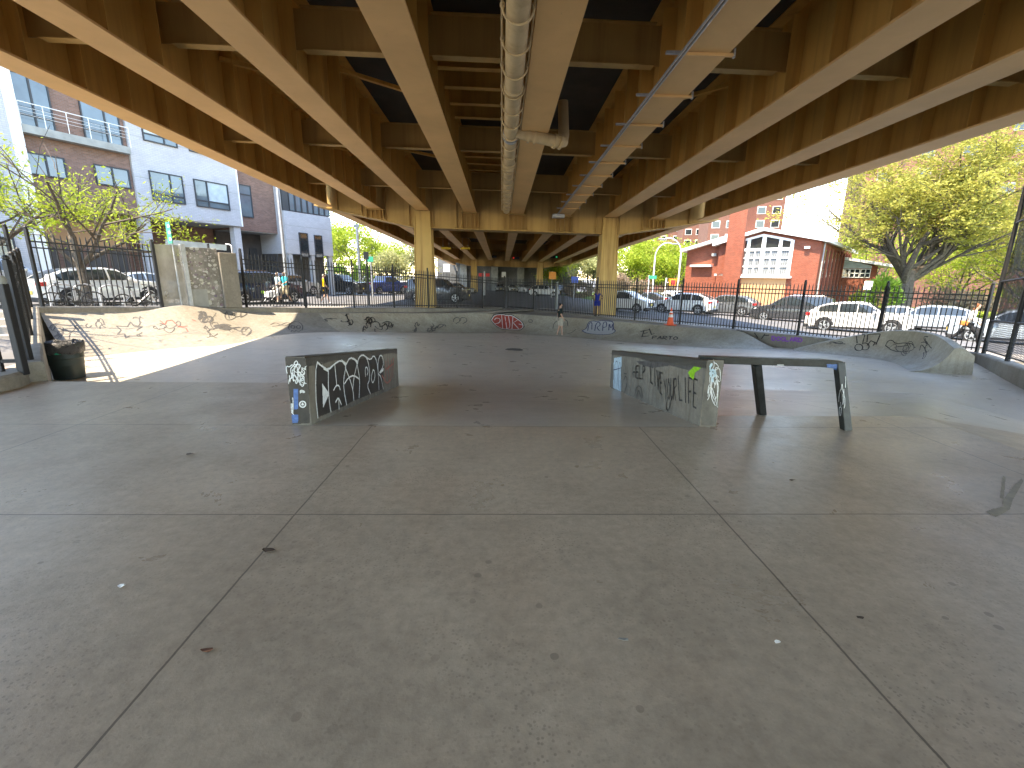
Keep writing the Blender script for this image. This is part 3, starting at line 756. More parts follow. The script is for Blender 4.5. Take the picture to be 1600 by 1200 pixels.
# ------------------------------------------------------------------ iron fences
def iron_fence(a, b, label, h=2.0, step=.128, post=2.45, grp='black iron fences round the park', pk=.027):
    a, b = Vector(a), Vector(b); d = b - a; L = Vector((d.x, d.y, 0)).length; u = Vector((d.x, d.y, 0)) / L
    nn = Vector((-u.y, u.x, 0)); r = thing('iron_fence', label, 'fence', a.lerp(b, .5), grp)
    P = lambda t: a.lerp(b, t)
    n = int(L / step); mb = MB(); cz = -.12
    for k in range(n + 1):
        c = P(k / n); hh = h + rnd.uniform(-.008, .008); w = pk / 2
        tilt = Vector((rnd.uniform(-.01, .01), rnd.uniform(-.01, .01), 0))
        q = [c + u * sx * w + nn * sy * w for sx, sy in ((-1, -1), (1, -1), (1, 1), (-1, 1))]
        vs = [p + Vector((0, 0, .04)) for p in q] + [p + tilt + Vector((0, 0, hh - .10)) for p in q] + [c + tilt + Vector((0, 0, hh))]
        mb.add(vs, [(0, 1, 5, 4), (1, 2, 6, 5), (2, 3, 7, 6), (3, 0, 4, 7), (4, 5, 8), (5, 6, 8), (6, 7, 8), (7, 4, 8), (3, 2, 1, 0)])
    for z, w in ((.13, .04), (h - .42, .035), (h - .26, .04)):
        mb.bar(a + Vector((0, 0, z)), b + Vector((0, 0, z)), .035, w)
    mb.build('railing', MAT['iron'], r, recalc=False)
    m = max(1, round(L / post))
    for k in range(m + 1):
        c = P(k / m); p = MB(); p.box((c.x - .035, c.y - .035, c.z - .05), (c.x + .035, c.y + .035, c.z + h + .06)); p.sphere((c.x, c.y, c.z + h + .09), .045, 8); p.build('post', MAT['iron'], r)
    return r
E3 = [Vector(e) for e in EDGE]
def ft(i, px):                                               # where along a fence line a photo column crosses it
    a, b = E3[i], E3[i + 1]; lo, hi = 0.0, 1.0
    nn = None
    best = min(((abs(px - (800 + FPX * ((a.lerp(b, t / 400) - CAM).dot(RT)) / ((a.lerp(b, t / 400) - CAM).dot(FW)))), t / 400) for t in range(401)))
    return best[1]
INS = .15
def epos(i, t, o=-.15):
    a, b = E3[i], E3[i + 1]; d = b - a; nn = Vector((d.y, -d.x, 0)).normalized(); return a.lerp(b, t) + nn * o
tk0, tk1 = ft(1, 257), ft(1, 377)
iron_fence(epos(0, .03), epos(0, .985), 'low black iron railing slanting away along the near left side of the park', h=1.42, step=.25, pk=.036)
iron_fence(epos(1, -.22), epos(1, -.012), 'black iron fence running on past the left corner of the park out of frame')
iron_fence(epos(1, 0.005), epos(1, tk0), 'black iron fence in front of the bicycles, ending at the stickered booth')
iron_fence(epos(1, tk1 + .012), epos(1, 1.0), 'long black iron fence from the stickered booth to the far corner')
iron_fence(epos(2, .0), epos(2, 1.0), 'long black iron fence along the right side of the park by the traffic cone')
# near left railing on the curb, chunky bars
nr = thing('iron_railing', 'chunky black iron railing with a round-topped post at the near left edge', 'railing', (-7.13, 4.5, .21))
pa, pb = Vector((-7.02, 6.70, .21)), Vector((-13.0, 5.3, .21)); u = (pb - pa).normalized()
for k in range(1, 30):
    c = pa + u * (.25 * k); p = MB(); p.box((c.x - .024, c.y - .024, .21 + (.0 if k % 2 else .12)), (c.x + .024, c.y + .024, 1.38)); p.build('bar', MAT['iron'], nr, bevel=.006)
for z in (.36, 1.14, 1.40):
    p = MB(); p.bar(pa + Vector((0, 0, z - .21)), pb + Vector((0, 0, z - .21)), .045, .05); p.build('crossbar', MAT['iron'], nr)
p = MB(); p.box((pa.x - .045, pa.y - .045, .15), (pa.x + .045, pa.y + .045, 1.46)); p.build('post', MAT['iron'], nr, bevel=.01)
p = MB(); p.sphere((pa.x, pa.y, 1.50), (.055, .055, .08), 12); p.build('post_cap', MAT['slab'], nr, smooth=60)
# tall screened fence on the right
t = NT('windscreen_mesh'); pp = t.pos(); wv = t.noise(t.scale(pp, 2.5, 2.5, .5), 3, 4, .7); f2 = t.noise(pp, 45, 2)
t.set((.018, .019, .022), .8)
tr = t.new('ShaderNodeBsdfTransparent'); mx = t.new('ShaderNodeMixShader')
t.put(mx.inputs[0], t.math('SUBTRACT', .97, t.math('ADD', t.math('MULTIPLY', t.ramp(wv, .45, .7), .22), t.math('MULTIPLY', t.ramp(f2, .4, .65), .16))))
t.l.new(tr.outputs[0], mx.inputs[1]); t.l.new(t.b.outputs[0], mx.inputs[2]); t.l.new(mx.outputs[0], t.out.inputs[0])
MAT['screen'] = t.m
def screen_fence(a, b, label, h=4.7):
    a, b = Vector(a), Vector(b); d = b - a; r = thing('screen_fence', label, 'fence', a.lerp(b, .5)); n = max(1, round(d.length / 2.6))
    for k in range(n + 1):
        c = a.lerp(b, k / n); p = MB(); p.tube([c - Vector((0, 0, .05)), c + Vector((0, 0, h + .1))], .055, 10); p.build('post', MAT['iron'], r, smooth=50)
    for z in (.12, 1.0, 2.15, h - .9, h):
        p = MB(); p.tube([a + Vector((0, 0, z)), b + Vector((0, 0, z))], .03 if z > .5 else .02, 8); p.build('crossbar', MAT['iron'], r, smooth=50)
    nn = Vector((d.y, -d.x, 0)).normalized() * -.06; N = 26; rows = []
    for k in range(N + 1):
        c = a.lerp(b, k / N); rows.append([c + nn * (1 + .5 * math.sin(k * 1.9 + j)) + Vector((0, 0, lerp(.95, h - .02, j / 12) if True else 0)) for j in range(13)])
    MB().grid(rows).build('windscreen', MAT['screen'], r, smooth=80, recalc=False)
    m3 = MB(); s = .11; q = a.lerp(b, 0); L = d.length; u = d / L
    k = 0
    while k * s < L:                                          # bare chain link below the screen
        c = a + u * (k * s); e = min(L, k * s + .9) ; e0 = max(0, k * s - .9)
        m3.bar(c + Vector((0, 0, .08)), a + u * e + Vector((0, 0, .08 + .9 * (e - k * s) / .9)), .007, .007); m3.bar(c + Vector((0, 0, .08)), a + u * e0 + Vector((0, 0, .08 + .9 * (k * s - e0) / .9)), .007, .007); k += 1
    m3.build('chain_link', MAT['iron'], r, recalc=False)
screen_fence(epos(3, .02), epos(3, 1.0), 'tall black windscreen mesh fence leaning up at the right edge of the park')
screen_fence(epos(4, .03), epos(4, 1.0), 'near bay of tall black windscreen fence beyond the right frame edge')

# ------------------------------------------------------------------ stickered booth standing in the left fence line
ka, kb = epos(1, tk0, -.12), epos(1, tk1, -.12); ku = (kb - ka).normalized(); kn = Vector((ku.y, -ku.x, 0)).normalized()
ku2 = Vector((ku.x, ku.y, 0)).normalized()
bo = thing('booth', 'weathered concrete and metal booth covered in stickers between two iron fences', 'booth', ka.lerp(kb, .5))
KL = (kb - ka).length
def kbox(s0, s1, n0, n1, z0, z1):
    q = [ka + ku2 * s + kn * o for s, o in ((s0, n0), (s1, n0), (s1, n1), (s0, n1))]; zz = lambda p: ka.z + (kb.z - ka.z) * max(0, min(1, (p - ka).dot(ku2) / KL))
    mb = MB(); mb.add([Vector((p.x, p.y, zz(p) + z0)) for p in q] + [Vector((p.x, p.y, ka.z + z1)) for p in q], [(3, 2, 1, 0), (4, 5, 6, 7), (0, 1, 5, 4), (1, 2, 6, 5), (2, 3, 7, 6), (3, 0, 4, 7)]); return mb
t = NT('clear_acrylic_dusty'); t.set((.45, .43, .38), .12); tr = t.new('ShaderNodeBsdfTransparent'); tr.inputs[0].default_value = (.9, .9, .88, 1); mx = t.new('ShaderNodeMixShader')
t.put(mx.inputs[0], t.ramp(t.noise(t.scale(t.pos(), 1, 1, .5), 1.3, 5, .6), .35, .65, .35, .75)); t.l.new(tr.outputs[0], mx.inputs[1]); t.l.new(t.b.outputs[0], mx.inputs[2]); t.l.new(mx.outputs[0], t.out.inputs[0])
MAT['acrylic'] = t.m
t = NT('stickered_metal'); pp = t.pos(); d, c = t.voro(t.scale(pp, 1, 1, 1.25), 7.5); d2, c2 = t.voro(pp, 16)
base = t.mix(t.ramp(t.noise(pp, 2.2, 5, .65), .35, .65), (.16, .15, .13), (.30, .285, .25))
g = t.math('MULTIPLY', t.math('LESS_THAN', d, .48), t.math('GREATER_THAN', t.sep(c)[0], .45)); g2 = t.math('MULTIPLY', t.math('LESS_THAN', d2, .42), t.math('GREATER_THAN', t.sep(c2)[0], .58))
tint = t.mix(.08, t.mix(t.sep(c)[1], (.08, .08, .085), (.60, .58, .54)), c); tint2 = t.mix(.06, t.mix(t.sep(c2)[2], (.05, .05, .06), (.66, .64, .60)), c2)
col = t.mix(t.math('MULTIPLY', g, .8), base, tint); col = t.mix(t.math('MULTIPLY', g2, .85), col, tint2); t.set(col, .6); MAT['sticker'] = t.m
kbox(.02, KL * .31, -.03, .03, .02, 1.98).build('clear_panel', MAT['acrylic'], bo)
kbox(-.05, .02, -.08, .08, 0, 2.05).build('frame_post', MAT['iron'], bo)
kbox(KL * .31, KL * .355, -.10, .14, 0, 2.02).build('corner_post', MAT['galv'], bo)
dm = kbox(KL * .357, KL * .76, -.35, .10, 0, 1.93).build('stickered_door', MAT['sticker'], bo, bevel=.01)
kbox(KL * .762, KL * 1.0, -.4, .22, 0, 1.80).build('concrete_pier', MAT['curb'], bo, bevel=.02)
kbox(KL * .36, KL * .56, .102, .112, .02, .55).build('pale_sheet', MAT['slab'], bo)
sg = thing('sign_panel', 'long pale blue sign panel on a bent pipe frame above the stickered booth', 'sign', PD(306, 396, 17.6))
mb = MB(); A, B_, C_, D_ = [PD(x, y, d) for x, y, d in ((259, 374, 16.6), (354, 383, 18.4), (354, 391.5, 18.4), (259, 384.5, 16.6))]
mb.prism([A, B_, C_, D_], (.05, -.09, 0)); mb.build('panel', M('pale_blue_panel', (.50, .60, .66), .4), sg)
p = MB(); p.tube([PD(352, 381.5, 18.4), PD(358, 382, 18.45), PD(361.5, 384, 18.45), PD(363.5, 400, 18.45), PD(366, 440, 18.45), PD(367, 474, 18.45)], .03, 8); p.build('pipe_frame', MAT['galv'], sg, smooth=50)
for x in (294, 326):
    p = MB(); p.box(tuple(PD(x, 390, 17.3) - Vector((.03, .03, .14))), tuple(PD(x, 390, 17.3) + Vector((.03, .03, .22)))); p.build('bracket', MAT['iron'], sg)

# ------------------------------------------------------------------ spray paint laid on the real surfaces
def bvh(objs):
    V, F = [], []
    bpy.context.view_layer.update()
    for o in objs:
        mw = o.matrix_world; n = len(V); V += [mw @ v.co for v in o.data.vertices]; F += [tuple(i + n for i in p.vertices) for p in o.data.polygons]
    return BVHTree.FromPolygons(V, F)
def hit(tree, x, y):
    v = ray(x, y).normalized(); p, n, i, d = tree.ray_cast(CAM, v)
    if p is None: return None
    if n.dot(v) > 0: n = -n
    return p, n
LIFT = [0]
def spray(name, tree, strokes, w, mat, parent, wob=.0, label=None):
    mb = MB(); LIFT[0] = (LIFT[0] + 1) % 7; lift = .003 + LIFT[0] * .0011
    for st in strokes:
        P = []
        for (x0, y0), (x1, y1) in zip(st, st[1:]):
            n = max(1, int(math.hypot(x1 - x0, y1 - y0) / 1.2))
            for k in range(n): P.append((lerp(x0, x1, k / n), lerp(y0, y1, k / n)))
        P.append(st[-1]); H = [hit(tree, *q) for q in P]; row = []
        H = [h for h in H if h]
        for i, (p, nn) in enumerate(H):
            a, b = H[max(0, i - 1)][0], H[min(len(H) - 1, i + 1)][0]; d = b - a
            if d.length < 1e-6 or d.length > .8: continue
            s = nn.cross(d.normalized()) * (w * (.8 + .4 * rnd.random()) / 2); row.append([p + s + nn * lift, p - s + nn * lift])
        if len(row) > 1: mb.grid(row)
    if mb.v:
        o = mb.build(name, mat, parent, recalc=False)
        if label: o['label'] = label
        return o
def sprayfill(name, tree, poly, mat, parent, step=1.0, lift=.0025):
    xs = [p[0] for p in poly]; ys = [p[1] for p in poly]; mb = MB(); idx = {}
    nx, ny = int((max(xs) - min(xs)) / step) + 1, int((max(ys) - min(ys)) / step) + 1
    for i in range(nx):
        for j in range(ny):
            c = [(min(xs) + (i + a) * step, min(ys) + (j + b) * step) for a, b in ((0, 0), (1, 0), (1, 1), (0, 1))]
            if not inside(c[0][0] + step / 2, c[0][1] + step / 2, poly): continue
            ids = []
            for q in c:
                k = (round(q[0], 2), round(q[1], 2))
                if k not in idx:
                    h = hit(tree, *q)
                    if h is None: ids = None; break
                    idx[k] = len(mb.v); mb.v.append(tuple(h[0] + h[1] * lift))
                ids.append(idx[k])
            if ids: mb.f.append(tuple(ids))
    if mb.f: return mb.build(name, mat, parent, recalc=False)
def S(st, ox, oy, s): return [[(ox + x / s, oy + y / s) for x, y in q] for q in st]
def smooth_st(st, it=1):
    out = []
    for q in st:
        for _ in range(it):
            if len(q) > 2: q = [q[0]] + [p for a, b in zip(q, q[1:]) for p in ((a[0] * .75 + b[0] * .25, a[1] * .75 + b[1] * .25), (a[0] * .25 + b[0] * .75, a[1] * .25 + b[1] * .75))] + [q[-1]]
        out.append(q)
    return out
FONT = {'A': [[(0, 0), (.5, 1), (1, 0)], [(.2, .4), (.8, .4)]], 'D': [[(0, 0), (0, 1), (.6, .95), (1, .5), (.6, .05), (0, 0)]], 'E': [[(1, 1), (0, 1), (0, 0), (1, 0)], [(0, .5), (.8, .5)]], 'F': [[(1, 1), (0, 1), (0, 0)], [(0, .5), (.7, .5)]],
        'G': [[(1, .85), (.5, 1), (0, .5), (.5, 0), (1, .2), (1, .45), (.6, .45)]], 'H': [[(0, 0), (0, 1)], [(1, 0), (1, 1)], [(0, .5), (1, .5)]], 'I': [[(.5, 0), (.5, 1)]], 'L': [[(0, 1), (0, 0), (.9, 0)]], 'O': [[(.5, 1), (0, .6), (.1, .15), (.5, 0), (.9, .15), (1, .6), (.5, 1)]],
        'P': [[(0, 0), (0, 1), (.8, .95), (.9, .65), (.1, .5)]], 'R': [[(0, 0), (0, 1), (.8, .95), (.9, .65), (.1, .5), (1, 0)]], 'T': [[(0, 1), (1, 1)], [(.5, 1), (.5, 0)]], 'U': [[(0, 1), (.05, .2), (.5, 0), (.95, .2), (1, 1)]], 'V': [[(0, 1), (.5, 0), (1, 1)]], 'W': [[(0, 1), (.25, 0), (.5, .7), (.75, 0), (1, 1)]], 'Y': [[(0, 1), (.5, .5), (1, 1)], [(.5, .5), (.45, 0)]],
        'S': [[(1, .85), (.5, 1), (.05, .75), (.9, .3), (.5, 0), (0, .15)]], 'K': [[(0, 0), (0, 1)], [(.9, 1), (0, .45), (1, 0)]], 'M': [[(0, 0), (.05, 1), (.5, .3), (.95, 1), (1, 0)]], 'N': [[(0, 0), (0, 1), (1, 0), (1, 1)]], 'C': [[(1, .85), (.5, 1), (0, .5), (.5, 0), (1, .15)]]}
def text(txt, tl, tr_, br, bl, gap=.35):
    n = len(txt); W = n + gap * (n - 1); out = []
    for i, ch in enumerate(txt):
        for st in FONT.get(ch, []):
            q = []
            for x, y in st:
                u = (i * (1 + gap) + x) / W + rnd.uniform(-.006, .006); v = 1 - y + rnd.uniform(-.03, .03)
                q.append(((tl[0] * (1 - u) + tr_[0] * u) * (1 - v) + (bl[0] * (1 - u) + br[0] * u) * v, (tl[1] * (1 - u) + tr_[1] * u) * (1 - v) + (bl[1] * (1 - u) + br[1] * u) * v))
            out.append(q)
    return out
def scribble(x0, y0, x1, y1, n, seed, loops=4):
    # quick handstyle tags: hooks, loops and flicks in a wandering line
    r = random.Random(seed); out = []; w, h = x1 - x0, y1 - y0; cx, cy = (x0 + x1) / 2, (y0 + y1) / 2
    for _ in range(n):
        x, y = cx + r.uniform(-.4, .4) * w, cy + r.uniform(-.4, .4) * h; q = [(x, y)]; a = r.uniform(0, 6.3); turn = r.choice((-1, 1))
        for i in range(r.randint(2, loops * 4)):
            if r.random() < .25: turn = -turn
            a += turn * r.uniform(.2, 1.3); st = r.uniform(.08, .22)
            x += math.cos(a) * w * st + (cx - x) * .10; y += math.sin(a) * h * st * 1.5 + (cy - y) * .16; q.append((x, y))
        out.append(q)
    return smooth_st(out)
INK = M('black_spray', (.018, .018, .02), .5, 0, .3, 30); WHT = M('white_spray', (.72, .76, .76), .5, 0, .15, 30); FADE = M('faded_black_spray', (.075, .072, .07), .6, 0, .4, 20)
RED = M('red_spray', (.42, .065, .045), .55, 0, .25, 20); SIL = M('silver_spray', (.42, .44, .46), .4, .1, .15, 20); NAV = M('navy_spray', (.035, .045, .12), .5, 0, .3, 20); PUR = M('purple_spray', (.22, .05, .38), .5, 0, .2, 20)
BLU = M('blue_sticker', (.07, .16, .40), .5, 0, .3, 30); GRN = M('lime_spray', (.22, .50, .02), .5, 0, .3, 20); FRED = M('faded_red_spray', (.36, .13, .10), .6, 0, .4, 12); LBL = M('light_blue_spray', (.46, .62, .70), .5, 0, .2, 20); GREYP = M('blackened_paint', (.028, .027, .026), .55, 0, .5, 6)
TL = bvh([LEDGE_LB]); TR = bvh([LEDGE_RB])
o8 = (440, 540, 8)
sprayfill('graffiti_fill', TL, S([[(418, 195), (500, 250), (580, 300), (660, 220), (740, 180), (800, 225), (860, 140), (930, 175), (1010, 110), (1090, 180), (1150, 110), (1240, 108), (1280, 260), (1262, 545), (1100, 610), (900, 690), (800, 745), (610, 832), (445, 900)]], *o8)[0], GREYP, LEDGE_LB)
st = [[(450, 910), (420, 620), (425, 190), (500, 260), (580, 305), (660, 225), (740, 180), (790, 240), (800, 275)], [(580, 305), (580, 560), (600, 760), (615, 835)], [(660, 235), (685, 490)], [(645, 560), (680, 495), (715, 500), (730, 555)], [(670, 710), (705, 645), (745, 740)], [(710, 650), (715, 800)],
      [(800, 270), (770, 420), (775, 560), (810, 745)], [(800, 240), (850, 145), (920, 180), (940, 230)], [(790, 270), (850, 420), (890, 560), (900, 690)], [(940, 230), (900, 400), (885, 560)], [(780, 480), (830, 400), (900, 370), (970, 420)], [(940, 230), (975, 420), (965, 655)],
      [(945, 230), (960, 150), (1010, 110), (1060, 150), (1090, 250), (1100, 420), (1065, 500), (1108, 605)], [(1045, 390), (1040, 290), (1060, 260), (1080, 320), (1065, 370)], [(1060, 150), (1110, 180), (1150, 115), (1190, 200), (1205, 350), (1215, 555)], [(1140, 300), (1115, 400), (1135, 480), (1165, 400), (1160, 320), (1140, 300)],
      [(1205, 350), (1200, 200), (1230, 110), (1265, 150), (1270, 260), (1220, 340)], [(1205, 350), (1240, 390), (1268, 545)]]
spray('graffiti_outline', TL, S(smooth_st(st), *o8), .022, WHT, LEDGE_LB)
for pl in ([(500, 470), (590, 600), (512, 780)], [(490, 190), (510, 250), (580, 300), (575, 330), (520, 300)], [(740, 170), (800, 215), (800, 270), (770, 220)], [(890, 145), (945, 190), (940, 235)], [(1010, 108), (1060, 140), (1080, 185)], [(1220, 330), (1272, 280), (1265, 320), (1225, 350)]):
    sprayfill('graffiti_fill', TL, S([pl], *o8)[0], WHT, LEDGE_LB, .5, .0062)
spray('graffiti_tag', TL, S(smooth_st([[(1250, 370), (1310, 480), (1360, 430)], [(1300, 190), (1300, 420)], [(1325, 160), (1340, 440)], [(1370, 180), (1362, 430)], [(1395, 150), (1385, 400)], [(1300, 300), (1400, 220)]]), *o8), .035, FRED, LEDGE_LB)
for i, (a, b, c, d, n) in enumerate(((105, 250, 300, 420, 7), (95, 340, 160, 500, 3), (190, 380, 300, 520, 4), (215, 560, 310, 600, 2), (100, 820, 200, 900, 3))):
    spray('graffiti_tag', TL, S(scribble(a, b, c, d, n, 30 + i, 3), *o8), .010, WHT, LEDGE_LB)
spray('graffiti_tag', TL, S([[(265 + 38 * math.cos(k * .52), 732 + 38 * math.sin(k * .52)) for k in range(14)], [(255, 745), (265, 715), (275, 745)]], *o8), .014, WHT, LEDGE_LB)
sprayfill('sticker', TL, S([[(150, 540), (210, 540), (208, 790), (155, 800)]], *o8)[0], BLU, LEDGE_LB, .8)
sprayfill('sticker', TL, S([[(85, 862), (210, 862), (206, 965), (82, 968)]], *o8)[0], BLU, LEDGE_LB, .8, .004)
DARKEND = M('dark_end_concrete', (.055, .049, .041), .6, 0, .5, 5)  # darker fill over the near end face of the ledge
sprayfill('dark_end', TL, S([[(20, 140), (335, 152), (352, 968), (20, 990)]], *o8)[0], DARKEND, LEDGE_LB, .8, .0012)
for i, (a, b, c, d, n) in enumerate(((105, 250, 300, 420, 6), (110, 520, 150, 800, 3), (220, 440, 300, 480, 3))): spray('graffiti_tag', TL, S(scribble(a, b, c, d, n, 130 + i, 2), *o8), .008, WHT, LEDGE_LB)
# right ledge
sprayfill('dark_end', TR, S([[(636, 205), (745, 205), (745, 530), (626, 526)]], 900, 500, 3.2)[0], M('right_end_concrete', (.13, .122, .105), .6, 0, .4, 6), LEDGE_RB, .8, .0012)  # darker fill over the near end face here as well
r3 = (900, 500, 3.2)
for w, q in (('HELP', ((286, 228), (348, 230), (346, 296), (288, 290))), ('LIVE', ((372, 228), (436, 268), (434, 372), (376, 310))), ('YOUR', ((440, 296), (505, 290), (500, 402), (446, 392))), ('LIFE', ((512, 278), (610, 300), (604, 440), (518, 398)))):
    spray('graffiti_writing', TR, S(text(w, *q), *r3), .022, INK, LEDGE_RB)
spray('graffiti_writing', TR, S(smooth_st([[(296, 378), (300, 345), (315, 325), (330, 345), (332, 390)], [(305, 380), (315, 345), (325, 385)], [(462, 380), (450, 440), (465, 458), (480, 380)], [(240, 300), (250, 275), (258, 310), (245, 360)], [(240, 265), (255, 270)]]), *r3), .018, INK, LEDGE_RB)
sprayfill('graffiti_fill', TR, S([[(190, 190), (228, 184), (226, 358), (186, 340)]], *r3)[0], LBL, LEDGE_RB, .7)
spray('graffiti_outline', TR, S(smooth_st([[(195, 320), (190, 240), (205, 195), (215, 240), (205, 330)], [(215, 345), (212, 250), (222, 200), (228, 260), (222, 352)], [(190, 250), (225, 240)]]), *r3), .014, NAV, LEDGE_RB)
sprayfill('graffiti_fill', TR, S([[(560, 262), (590, 232), (620, 212), (640, 225), (615, 250), (596, 262), (588, 300), (572, 285)]], *r3)[0], GRN, LEDGE_RB, .6)
spray('graffiti_tag', TR, S(scribble(648, 240, 722, 420, 8, 77, 3), *r3), .007, WHT, LEDGE_RB)
spray('graffiti_tag', TR, S(scribble(665, 235, 700, 300, 4, 78, 3), *r3), .014, LBL, LEDGE_RB)
sprayfill('graffiti_stain', TR, S([[(300, 205), (560, 205), (630, 240), (560, 250), (470, 228), (380, 240), (320, 222)]], *r3)[0], FADE, LEDGE_RB, .8, .0014)
TG = bvh([bar] + [c for c in gr.children if c.name.startswith('leg')])
spray('graffiti_tag', TG, S(scribble(1322, 295, 1350, 425, 5, 5, 2), *r3), .005, WHT, bar); sprayfill('sticker', TG, S([[(1005, 222), (1038, 222), (1038, 238), (1005, 238)]], *r3)[0], SIL, bar, .5)
sprayfill('sticker', TG, S([[(1253, 220), (1306, 222), (1304, 250), (1256, 244)]], *r3)[0], BLU, bar, .5)
# back wall
TB = bvh([BACK]); q4 = (600, 280, 4)
RP = [(672, 880), (690, 850), (740, 845), (765, 852), (800, 852), (832, 872), (862, 895), (872, 922), (850, 940), (790, 938), (740, 935), (712, 922), (690, 905)]
sprayfill('graffiti_fill', TB, S([RP], *q4)[0], RED, BACK, .5)
spray('graffiti_outline', TB, S([[(x + (x - 770) * .04, y + (y - 895) * .09) for x, y in RP + [RP[0]]]], *q4), .06, INK, BACK)
spray('graffiti_outline', TB, S(smooth_st([RP + [RP[0]], [(690, 905), (722, 898), (728, 874), (700, 866), (690, 880)], [(735, 850), (742, 935)], [(756, 858), (768, 935)], [(768, 935), (790, 925), (778, 856)], [(800, 936), (806, 860)], [(806, 898), (838, 878)], [(810, 900), (842, 936)], [(842, 905), (866, 912)]]), *q4), .045, WHT, BACK)
q7 = (780, 420, 7.27)
SPY = [(940, 705), (992, 680), (1010, 612), (1060, 590), (1110, 600), (1160, 588), (1220, 592), (1302, 600), (1292, 680), (1328, 708), (1270, 745), (1150, 750), (1000, 735)]
sprayfill('graffiti_fill', TB, S([SPY], *q7)[0], SIL, BACK, .5)
spray('graffiti_outline', TB, S(smooth_st([SPY + [SPY[0]], [(1005, 705), (1018, 625), (1055, 602), (1052, 690)], [(1085, 705), (1100, 620), (1140, 602), (1150, 645), (1105, 665), (1140, 705)], [(1175, 705), (1180, 612), (1220, 600), (1222, 660), (1182, 668)], [(1245, 700), (1250, 610), (1268, 690), (1300, 606), (1288, 700)]]), *q7), .05, NAV, BACK)
q9 = (900, 280, 4)
spray('graffiti_writing', TB, S([[(402, 952), (462, 940)], [(425, 946), (412, 986), (458, 980)], [(416, 966), (448, 960)], [(458, 934), (472, 972), (492, 964)]] + text('PARTO', (482, 980), (636, 984), (632, 1004), (476, 1000)), *q9), .05, INK, BACK)
s5 = (480, 480, 5)
for i, (a, b, c, d, n) in enumerate(((290, 80, 370, 150, 5), (430, 75, 520, 150, 5), (480, 100, 640, 190, 6), (400, 150, 470, 200, 2), (800, 130, 860, 190, 3), (930, 130, 1040, 190, 4), (1010, 130, 1090, 165, 2), (120, 85, 290, 110, 3))):
    spray('graffiti_tag', TB, S(scribble(a, b, c, d, n, 50 + i, 3), *s5), .045, INK if i < 4 else FADE, BACK)
spray('graffiti_tag', TB, S(smooth_st([[(1140, 115), (1145, 90), (1180, 75), (1195, 110), (1160, 130)], [(1195, 110), (1200, 80), (1240, 82), (1250, 110), (1215, 130)]]), *s5), .04, FADE, BACK)
for q in ([[(330, 590), (360, 575), (385, 595), (360, 615), (330, 600)], [(610, 680), (620, 620), (660, 590)], [(740, 575), (775, 590), (780, 650)], [(770, 740), (820, 730), (870, 690)]]): spray('graffiti_tag', TB, S(smooth_st([q]), *q7), .04, FADE, BACK)
TV = bvh([LW[2]]); q6 = (1150, 420, 6.4)
spray('graffiti_writing', TV, S(text('DOGLARD', (362, 674), (664, 694), (662, 732), (362, 716), .2), *q6), .05, PUR, LW[2]); spray('graffiti_writing', TV, S([[(185, 640), (220, 690)], [(255, 700), (290, 650)], [(275, 668), (330, 664)]], *q6), .04, INK, LW[2])
TS = bvh([SHELL])
circ = lambda x, y, r, a0=0, a1=6.3: [(x + r * math.cos(a0 + (a1 - a0) * k / 12), y + r * .85 * math.sin(a0 + (a1 - a0) * k / 12)) for k in range(13)]
spray('graffiti_tag', TS, S([[(1205, 665), (1212, 745)], [(1290, 660), (1268, 742)], [(1318, 658), (1310, 735)], [(1445, 655), (1400, 760)], [(1205, 662), (1290, 658)], [(1318, 656), (1445, 652)], circ(1228, 788, 40), circ(1290, 778, 42, -2.4, 2.4), [(1310, 770), (1350, 720), (1395, 740), (1370, 770)]], *q6), .03, INK, SHELL)
spray('graffiti_tag', TS, S(scribble(900, 725, 1085, 750, 3, 8, 3), *q6), .025, FADE, SHELL)
q0 = (1200, 380, 4)
spray('graffiti_tag', TS, S(smooth_st([[(735, 640), (750, 610), (775, 605), (800, 630), (860, 622), (910, 630), (915, 665), (860, 680), (780, 675), (735, 640)], [(790, 650), (870, 640)]]) + scribble(930, 600, 1050, 700, 4, 9, 3), *q0), .025, INK, SHELL)
spray('graffiti_tag', TS, S(scribble(780, 610, 900, 690, 4, 19, 3), *q0), .02, FADE, SHELL)
# left bank
TK = bvh([BANK]); z6 = (50, 380, 6.4); z4 = (0, 340, 4)
for i, (a, b, c, d, n) in enumerate(((240, 640, 420, 720, 3), (300, 700, 480, 790, 3), (780, 620, 900, 690, 3), (980, 640, 1130, 700, 3), (1270, 690, 1420, 760, 4), (1430, 680, 1560, 740, 3), (1240, 590, 1340, 660, 3))): spray('graffiti_tag', TK, S(scribble(a, b, c, d, n, 300 + i, 3), *z4), .022, FADE, BANK)
spray('graffiti_star', TK, S([[(842, 828), (955, 836), (985, 788), (1022, 832), (1105, 836), (1045, 872)], [(842, 828), (892, 870), (855, 914), (925, 906), (940, 952), (978, 925)]], *z6), .035, FADE, BANK)
spray('graffiti_tag', TK, S([[(1280, 775), (1330, 815), (1350, 775), (1400, 770), (1470, 835), (1540, 850), (1560, 885)], [(1470, 835), (1555, 830)], [(1600, 765), (1640, 780)]], *z6), .03, RED, BANK)
for i, (a, b, c, d, n, mt) in enumerate(((1245, 590, 1310, 650, 6, FADE), (1340, 670, 1490, 695, 8, FADE), (1420, 560, 1550, 650, 5, FADE), (560, 640, 680, 700, 5, FADE), (840, 710, 930, 750, 2, FADE), (260, 670, 400, 760, 4, FADE), (1250, 660, 1400, 740, 4, FADE))):
    spray('graffiti_tag', TK, S(scribble(a, b, c, d, n, 90 + i, 3), *z4), .03 if i > 1 else .07, mt, BANK)
z3 = (300, 250, 4)
